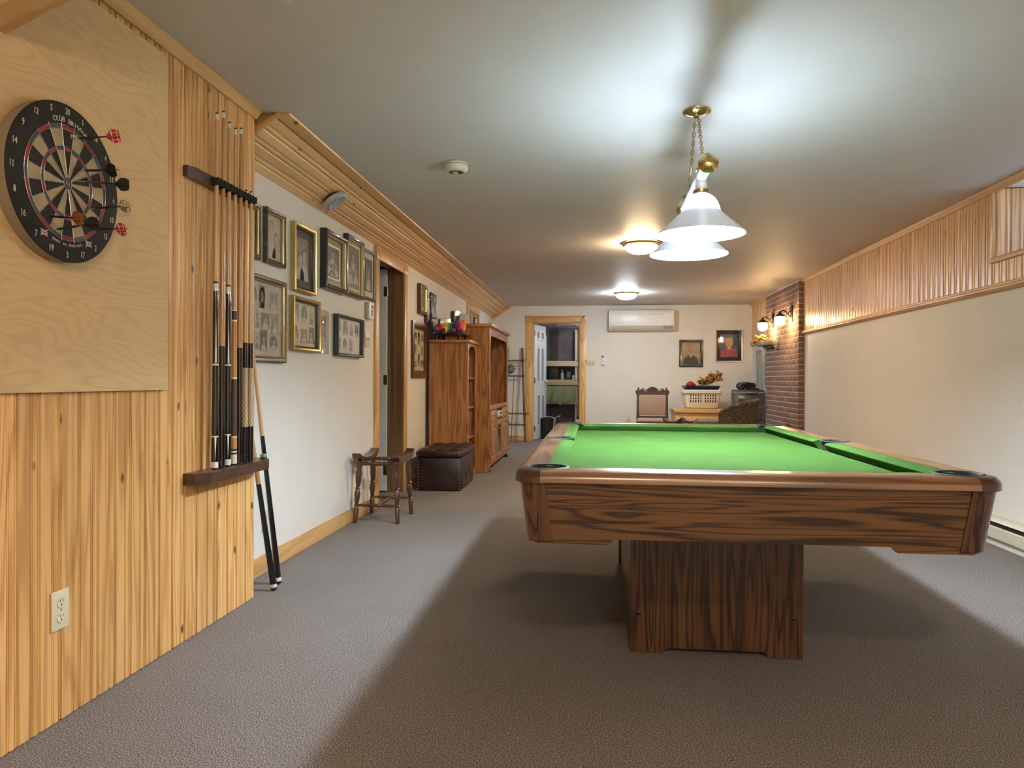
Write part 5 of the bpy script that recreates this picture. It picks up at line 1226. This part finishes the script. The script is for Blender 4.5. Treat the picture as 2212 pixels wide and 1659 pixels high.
# ------------------------------------------------------------ pine chest with laundry basket
t = thing('pine_chest', 'low knotty pine blanket chest against the end wall', 'chest', (1.64, 11.98, 0))
hx, hy = .415, .38
MB().box(-hx+.02, hx-.02, -hy+.02, hy-.02, .05, .535, bev=.004).build('body', PINE_X, t)
m = MB(); m.prism([(-hx+.005, .535), (-hx-.01, .555), (-hx-.012, .575), (-hx+.02, .590), (hx-.02, .590), (hx+.012, .575), (hx+.01, .555), (hx-.005, .535)], -hy-.012, hy); m.build('lid', PINE_X, t)
m = MB(); m.box(-hx+.012, hx-.012, -hy+.012, -hy+.02, .515, .53, bev=.002); m.box(-hx+.012, -hx+.02, -hy+.012, hy-.02, .515, .53, bev=.002); m.build('moulding', PINE_X, t)
m = MB(); m.box(-hx+.005, hx-.005, -hy+.005, -hy+.022, .004, .09, bev=.003); m.box(-hx+.005, -hx+.022, -hy+.022, hy-.02, .004, .09, bev=.003); m.build('plinth', PINE_X, t)
def basket(label, loc, s=1., z0=0., group=None):
    t = thing('laundry_basket', label, 'laundry basket', loc, .04)
    h = .255; bw, bd, tw, td = .245, .15, .30, .19
    m = MB(); n = 8
    def rrect(a, b, r=.05):
        o = []
        for cx, cy, a0 in ((a-r, b-r, 0), (-a+r, b-r, PI/2), (-a+r, -b+r, PI), (a-r, -b+r, 1.5*PI)):
            for k in range(5): g = a0+PI/2*k/4; o.append((cx+r*math.cos(g), cy+r*math.sin(g)))
        return o
    P0 = rrect(bw-.02, bd-.02); P1 = rrect(bw, bd); P2 = rrect(tw-.012, td-.012); P3 = rrect(bw-.006, bd-.006); P4 = rrect(tw-.018, td-.018)
    k = len(P0); rows = [[(x, y, .004) for x, y in P0], [(x, y, .025) for x, y in P1], [(x, y, h-.01) for x, y in P2], [(x, y, h-.01) for x, y in P4], [(x, y, .03) for x, y in P3], [(x*.9, y*.9, .012) for x, y in P0]]
    vs = [p for r in rows for p in r]; fs = [tuple(range(k-1, -1, -1)), tuple(5*k+i for i in range(k))]
    for r in range(5):
        for i in range(k): fs.append((r*k+i, r*k+(i+1) % k, (r+1)*k+(i+1) % k, (r+1)*k+i))
    m.add(vs, fs); body = m.build('tub', BASKET, t)
    R = rrect(tw, td); m = MB(); m.tube([(x, y, h) for x, y in R], .014, 8, True); m.build('rim', BASKET, t)
    if z0: return t
    def face(z): q = (z-.025)/(h-.035); return -(bd+(td-.012-bd)*q)
    for c in range(10):
        x = (-.185+.0385*c) if c < 5 else (.04+.0385*(c-5))
        for z, hh in ((.205, .016), (.160, .014), (.115, .018)):
            a, b = face(z-hh), face(z+hh); s0 = 1+.04*(z-.1)
            mm = MB(); mm.hexa([(x-.0085, a-.0012, z-hh), (x+.0085, a-.0012, z-hh), (x+.0085, a+.004, z-hh), (x-.0085, a+.004, z-hh), (x-.0085, b-.0012, z+hh), (x+.0085, b-.0012, z+hh), (x+.0085, b+.004, z+hh), (x-.0085, b+.004, z+hh)])
            mm.build('slot', RUBBER, body, smooth=0)
    return t
basket('white slotted laundry basket on the pine chest, lower of two nested', (1.665, 11.95, .5905), group='')
basket('white laundry basket rim nested inside the lower basket under the navy tray', (1.665, 11.95, .5905+.026), z0=1)
t = thing('navy_tray', 'dark navy plastic tray resting on the nested laundry baskets', 'tray', (1.66, 11.95, .878), .04)
m = MB(); m.hexa([(-.24, -.14, .004), (.24, -.14, .004), (.24, .14, .004), (-.24, .14, .004), (-.27, -.165, .06), (.27, -.165, .06), (.27, .165, .06), (-.27, .165, .06)]); m.build('tub', NAVY, t)
m = MB(); m.ring(.56, .345, [(0, 0), (.012, .008), (.022, 0)]); q = m.build('rim', NAVY, t); q.rotation_euler = (PI/2, 0, 0); q.location = (0, 0, .062)
t = thing('red_cap', 'crumpled red cloth bundle on the navy tray', 'cloth', (1.50, 11.93, .941))
m = MB(); m.ell((0, 0, .025), (.072, .06, .034), 18); m.ell((.0, 0, .045), (.05, .05, .03), 14); m.ell((.05, -.01, .018), (.035, .035, .018), 10); m.build('bundle', RED, t)
t = thing('dried_bouquet', 'bouquet of dried orange and gold leaves on the navy tray', 'dried flowers', (1.78, 11.93, .941))
random.seed(9)
m = MB()
for k in range(9): m.tube([(-.16+.02*k, .0, .012), (-.05+.012*k, random.uniform(-.02, .02), .03+.004*k), (.06+.01*k, random.uniform(-.03, .03), .05+.008*k)], .003, 5)
m.build('stems', LEAF_R, t)
for k in range(170):
    a = random.random(); x = -.10+.26*a+random.uniform(-.035, .035); z = .02+.15*a*random.uniform(.3, 1.)+random.uniform(0, .05); y = random.uniform(-.07, .07)
    d = Vector((random.uniform(-.6, 1), random.uniform(-1, .6), random.uniform(-.2, 1))).normalized(); M = d.to_track_quat('Y', 'Z').to_matrix().to_4x4() @ Matrix.Rotation(random.uniform(0, 6), 4, 'Y'); M.translation = (x, y, z)
    s = random.uniform(1.1, 2.)
    m = MB(); m.add([(0, 0, 0), (.013*s, .018*s, .004), (.009*s, .036*s, .0), (0, .052*s, -.004), (-.010*s, .034*s, .002), (-.013*s, .016*s, .003), (0, .02*s, .005), (0, .022*s, -.002)],
                    [(0, 1, 6), (1, 2, 6), (2, 3, 6), (3, 4, 6), (4, 5, 6), (5, 0, 6), (1, 0, 7), (2, 1, 7), (3, 2, 7), (4, 3, 7), (5, 4, 7), (0, 5, 7)], M)
    m.build('leaf', (LEAF_O, LEAF_Y, LEAF_R)[k % 3] if x > 0 else (LEAF_Y, LEAF_Y, LEAF_O)[k % 3], t)

# ------------------------------------------------------------ drawer tower, rolled mat
t = thing('drawer_tower', 'smoky grey plastic drawer tower beside the chimney', 'drawers', (2.275, 11.42, 0))
hx, hy = .195, .235
MB().box(-hx, hx, -hy+.01, hy, .87, .892, bev=.004).build('top', plain('dark_grey_plastic', (.06, .065, .08), .4), t)
DG = plain('slate_frame_plastic', (.17, .18, .22), .4)
for k in range(4):
    z0 = .012+.215*k
    m = MB()
    for x in (-hx, hx-.016):
        for y in (-hy+.01, hy-.016): m.box(x, x+.016, y, y+.016, z0, z0+.215)
    m.box(-hx, hx, -hy+.012, hy, z0+.203, z0+.213); m.build('frame', DG, t, smooth=0)
    d = MB(); d.box(-hx+.012, hx-.012, -hy, -hy+.006, z0+.012, z0+.195, bev=.002)
    d.box(-hx+.014, -hx+.018, -hy+.006, hy-.02, z0+.012, z0+.19); d.box(hx-.018, hx-.014, -hy+.006, hy-.02, z0+.012, z0+.19); d.box(-hx+.018, hx-.018, -hy+.006, hy-.02, z0+.012, z0+.016); d.box(-hx+.018, hx-.018, hy-.024, hy-.02, z0+.016, z0+.19)
    d = d.build('drawer', SMOKE, t)
    MB().box(-.08, .08, -hy-.014, -hy+.002, z0+.17, z0+.19, bev=.003).build('handle', NAVY, d)
t = thing('rolled_mat', 'rolled dark exercise mat on top of the plastic drawers', 'mat', (2.235, 11.40, .8925))
sp = []; th = .012
for k in range(57):
    a = k*PI/9; r = .012+.0042*k*.62/2; sp.append((r*math.cos(a)*1.35, .058+r*math.sin(a)*.82))
out = []; inn = []
for i, (x, z) in enumerate(sp):
    a, b = sp[max(0, i-1)], sp[min(len(sp)-1, i+1)]; nx, nz = -(b[1]-a[1]), b[0]-a[0]; l = math.hypot(nx, nz) or 1
    out.append((x-nx/l*.0052, z-nz/l*.0052)); inn.append((x+nx/l*.0045, z+nz/l*.0045))
m = MB(); n = len(sp); vs = []
for y in (-.20, .20): vs += [(x, y, max(z, .001)) for x, z in out]+[(x, y, max(z, .0015)) for x, z in inn]
for i in range(n-1):
    for a, b in ((i, i+1),):
        m.f += [(a, b, 2*n+b, 2*n+a), (n+a, n+b, 3*n+b, 3*n+a), (a, b, n+b, n+a), (2*n+a, 2*n+b, 3*n+b, 3*n+a)]
m.f += [(0, n, 3*n, 2*n), (n-1, 2*n-1, 4*n-1, 3*n-1)]
m.v = vs; m.m = [0]*len(m.f); m.build('roll', MATC, t)
MB().box(.06, .165, -.19, .19, .001, .028, bev=.006).build('loose_end', MATC, t)

# ------------------------------------------------------------ wicker barrel chair
t = thing('wicker_chair', 'dark woven wicker barrel chair with tweed seat cushion', 'armchair', (1.72, 10.05, 0), -.25)
# faces -x; back at +x
def hgt(a):      # a = angle from +x, 0 at the back
    return .50+.255*max(0., math.cos(min(abs(a), 1.75)*.82))**.55
n = 44; A = 1.75; rows = []
m = MB(); vs = []; fs = []
for lay, off in ((0, 0), (1, -.045)):
    for j in range(9):
        q = j/8
        for i in range(n+1):
            a = -A+2*A*i/n; H = hgt(a); z = .10+(H-.10)*q; rr = (.315+.075*q*math.cos(min(abs(a), 1.4)))+off; vs.append((rr*math.cos(a)*1.08, rr*math.sin(a), z))
k = n+1
for lay in range(2):
    for j in range(8):
        for i in range(n): o = lay*9*k; fs.append((o+j*k+i, o+j*k+i+1, o+(j+1)*k+i+1, o+(j+1)*k+i))
for i in range(n):
    fs.append((8*k+i, 8*k+i+1, 17*k+i+1, 17*k+i)); fs.append((i, i+1, 9*k+i+1, 9*k+i))
for j in range(8):
    for i in (0, n): fs.append((j*k+i, (j+1)*k+i, 9*k+(j+1)*k+i, 9*k+j*k+i))
m.add(vs, fs); m.build('barrel_back', WICKER, t, smooth=60)
rim = []
for i in range(n+1):
    a = -A+2*A*i/n; rr = .315+.075*math.cos(min(abs(a), 1.4))-.02; rim.append((rr*math.cos(a)*1.08, rr*math.sin(a), hgt(a)+.006))
for s in range(3):
    m = MB(); pts = []
    for i in range(4*n+1):
        u = i/(4*n)*n; j = min(int(u), n-1); f = u-j; p = Vector(rim[j]).lerp(Vector(rim[j+1]), f); g = u*1.15+s*2*PI/3
        pts.append((p.x+.019*math.cos(g)*math.cos(-A+2*A*u/n), p.y+.019*math.cos(g)*math.sin(-A+2*A*u/n), p.z+.019*math.sin(g)))
    m.tube(pts, .014, 6); m.build('braided_rim', WICKER, t)
m = MB(); m.lathe([(.27, .10), (.29, .30), (.30, .40), (.0, .405)], 32); m.build('seat_base', WICKER, t)
m = MB(); m.box(-.40, .24, -.25, .25, .40, .505, bev=.045); m.build('seat_cushion', CUSHG, t)
for a in (.8, -.8, 2.4, -2.4):
    m = MB(); m.cyl((.25*math.cos(a), .25*math.sin(a), .002), (.24*math.cos(a), .24*math.sin(a), .12), .02, .024, 10); m.build('leg', BAMBOO, t)

# ------------------------------------------------------------ storage room contents
t = thing('lumber_shelving', 'raw lumber storage shelving behind the open storage door', 'shelving', (-.62, 14.05, 0))
for x in (-.62, .245):
    for y in (-.03, .52):
        MB().box(x, x+.038, y, y+.085, .002, 1.98).build('upright', STUDZ, t, smooth=0)
for z in (1.33, .975, .615):
    MB().box(-.64, .30, -.07, -.032, z-.04, z+.045).build('front_rail', STUD, t, smooth=0); MB().box(-.62, .28, -.03, .60, z+.045, z+.06).build('shelf_board', STUD, t, smooth=0)
t = thing('green_sheet', 'sage green sheet hanging from the middle storage shelf', 'sheet', (-.62, 13.96, .62))
m = MB(); nx, nz = 26, 12; vs = []; fs = []
random.seed(3)
for lay in range(2):
    for j in range(nz+1):
        for i in range(nx+1):
            u = i/nx; v = j/nz; x = -.33+.60*u; low = .16*math.exp(-((u-.52)/.14)**2)+.05*math.sin(u*9)
            z = .30-v*(.26+low); y = -.02-.045*math.sin(u*17+v*3)*v-.02*v+lay*.004; vs.append((x, y, z))
k = nx+1
for lay in range(2):
    for j in range(nz):
        for i in range(nx): o = lay*k*(nz+1); fs.append((o+j*k+i, o+j*k+i+1, o+(j+1)*k+i+1, o+(j+1)*k+i))
m.add(vs, fs); m.build('cloth', GREENC, t, smooth=80)
m = MB(); m.box(-.33, .27, .02, .28, .057, .30, bev=.02); m.build('folded_top', GREENC, t)
t = thing('black_case', 'black storage case on the upper storage shelf', 'case', (-.93, 14.22, 1.0355)); MB().box(0, .24, -.15, .15, 0, .26, bev=.01).build('body', BLACK, t); MB().box(.06, .18, -.17, -.15, .12, .14, bev=.004).build('handle', RUBBER, t)
t = thing('spray_bottle', 'grey bottle on the upper storage shelf between black things', 'bottle', (-.62, 14.12, 1.0355)); m = MB(); m.lathe([(.028, 0), (.03, .01), (.03, .11), (.012, .14), (.012, .165), (.016, .167), (.016, .19), (0, .192)], 16); m.build('body', GREYP, t)
t = thing('coffee_maker', 'black coffee maker on the upper storage shelf', 'coffee maker', (-.50, 14.17, 1.0355)); MB().box(-.07, .07, -.09, .09, 0, .03, bev=.006).build('base', BLACK, t); MB().box(-.07, .07, .03, .09, .03, .24, bev=.006).build('column', BLACK, t); MB().box(-.07, .07, -.09, .09, .20, .27, bev=.01).build('head', BLACK, t)
m = MB(); m.lathe([(.05, .035), (.055, .08), (.045, .15), (.03, .16)], 18, Matrix.Translation((0, -.03, 0))); m.build('jug', SMOKE, t)
t = thing('white_carton', 'small white carton on the upper storage shelf beside the upright', 'box', (-.385, 14.09, 1.0355)); MB().box(-.038, .005, -.03, .06, 0, .08, bev=.002).build('carton', WHITE, t); MB().box(-.038, .005, -.031, -.029, .03, .05).build('label', GREYP, t, smooth=0)
t = thing('spare_door', 'tall white flush door slab stored on edge behind the open storage door', 'door', (-.935, 13.35, .0)); MB().box(0, .035, -.02, .48, .004, 1.86, bev=.002).build('slab', WHITE, t); MB().box(.0, .02, .481, .49, .004, 1.86).build('edge_strip', GREYP, t, smooth=0)
t = thing('black_bin', 'black bin with a silver frame on the storage room floor', 'bin', (-.86, 13.05, 0)); m = MB(); m.lathe([(.12, .002), (.14, .32), (.145, .36), (.13, .36), (.12, .02), (0, .02)], 24); m.build('bucket', RUBBER, t)
m = MB(); m.tube([(.13, -.08, .005), (.15, -.05, .36), (.10, -.05, .38), (-.1, -.05, .38)], .009, 6); m.tube([(.16, .05, .005), (.17, .02, .36), (.26, .0, .40)], .009, 6); m.build('frame', SILVER, t)
t = thing('fire_extinguisher', 'white and silver extinguisher beside the storage shelving', 'extinguisher', (-.315, 13.72, 0))
m = MB(); m.lathe([(.045, .002), (.05, .01), (.05, .26), (.035, .30), (.015, .31)], 20); m.build('cylinder', WHITE, t); m = MB(); m.lathe([(.0505, .12), (.0505, .16)], 20); m.build('band', SILVER, t)
m = MB(); m.lathe([(.015, .30), (.018, .34), (.01, .35)], 12); m.box(-.01, .05, -.008, .008, .335, .36, bev=.002); m.build('valve', BLACK, t)
t = thing('storage_bulb', 'bare bulb lamp on the storage room ceiling', 'lamp', (.12, 13.35, 1.90)); m = MB(); m.lathe([(.05, .11), (.05, .03), (.02, .02), (.02, 0)], 16); m.build('holder', WHITE, t); m = MB(); m.ell((0, 0, -.032), .034, 14); m.build('bulb', SBULB, t)

# ------------------------------------------------------------ groups of repeats
GROUPS = {'dart': 'darts in the dart board', 'pool_cue': 'pool cues', 'picture_frame': 'framed pictures on the walls', 'ceiling_light': 'dome ceiling lights',
          'wall_outlet': 'wall outlets', 'light_switch': 'switch plates', 'wall_lantern': 'lanterns on the chimney', 'stool_frame': 'stool frames',
          'small_speaker': 'small speakers on the bookcase', 'laundry_basket': 'nested laundry baskets', 'framed_panel': 'grey framed panels'}
for o in bpy.data.objects:
    if o.parent is None and o.get('category') and o.name.split('.')[0] in GROUPS: o['group'] = GROUPS[o.name.split('.')[0]]
    if o.get('group') == '': del o['group']
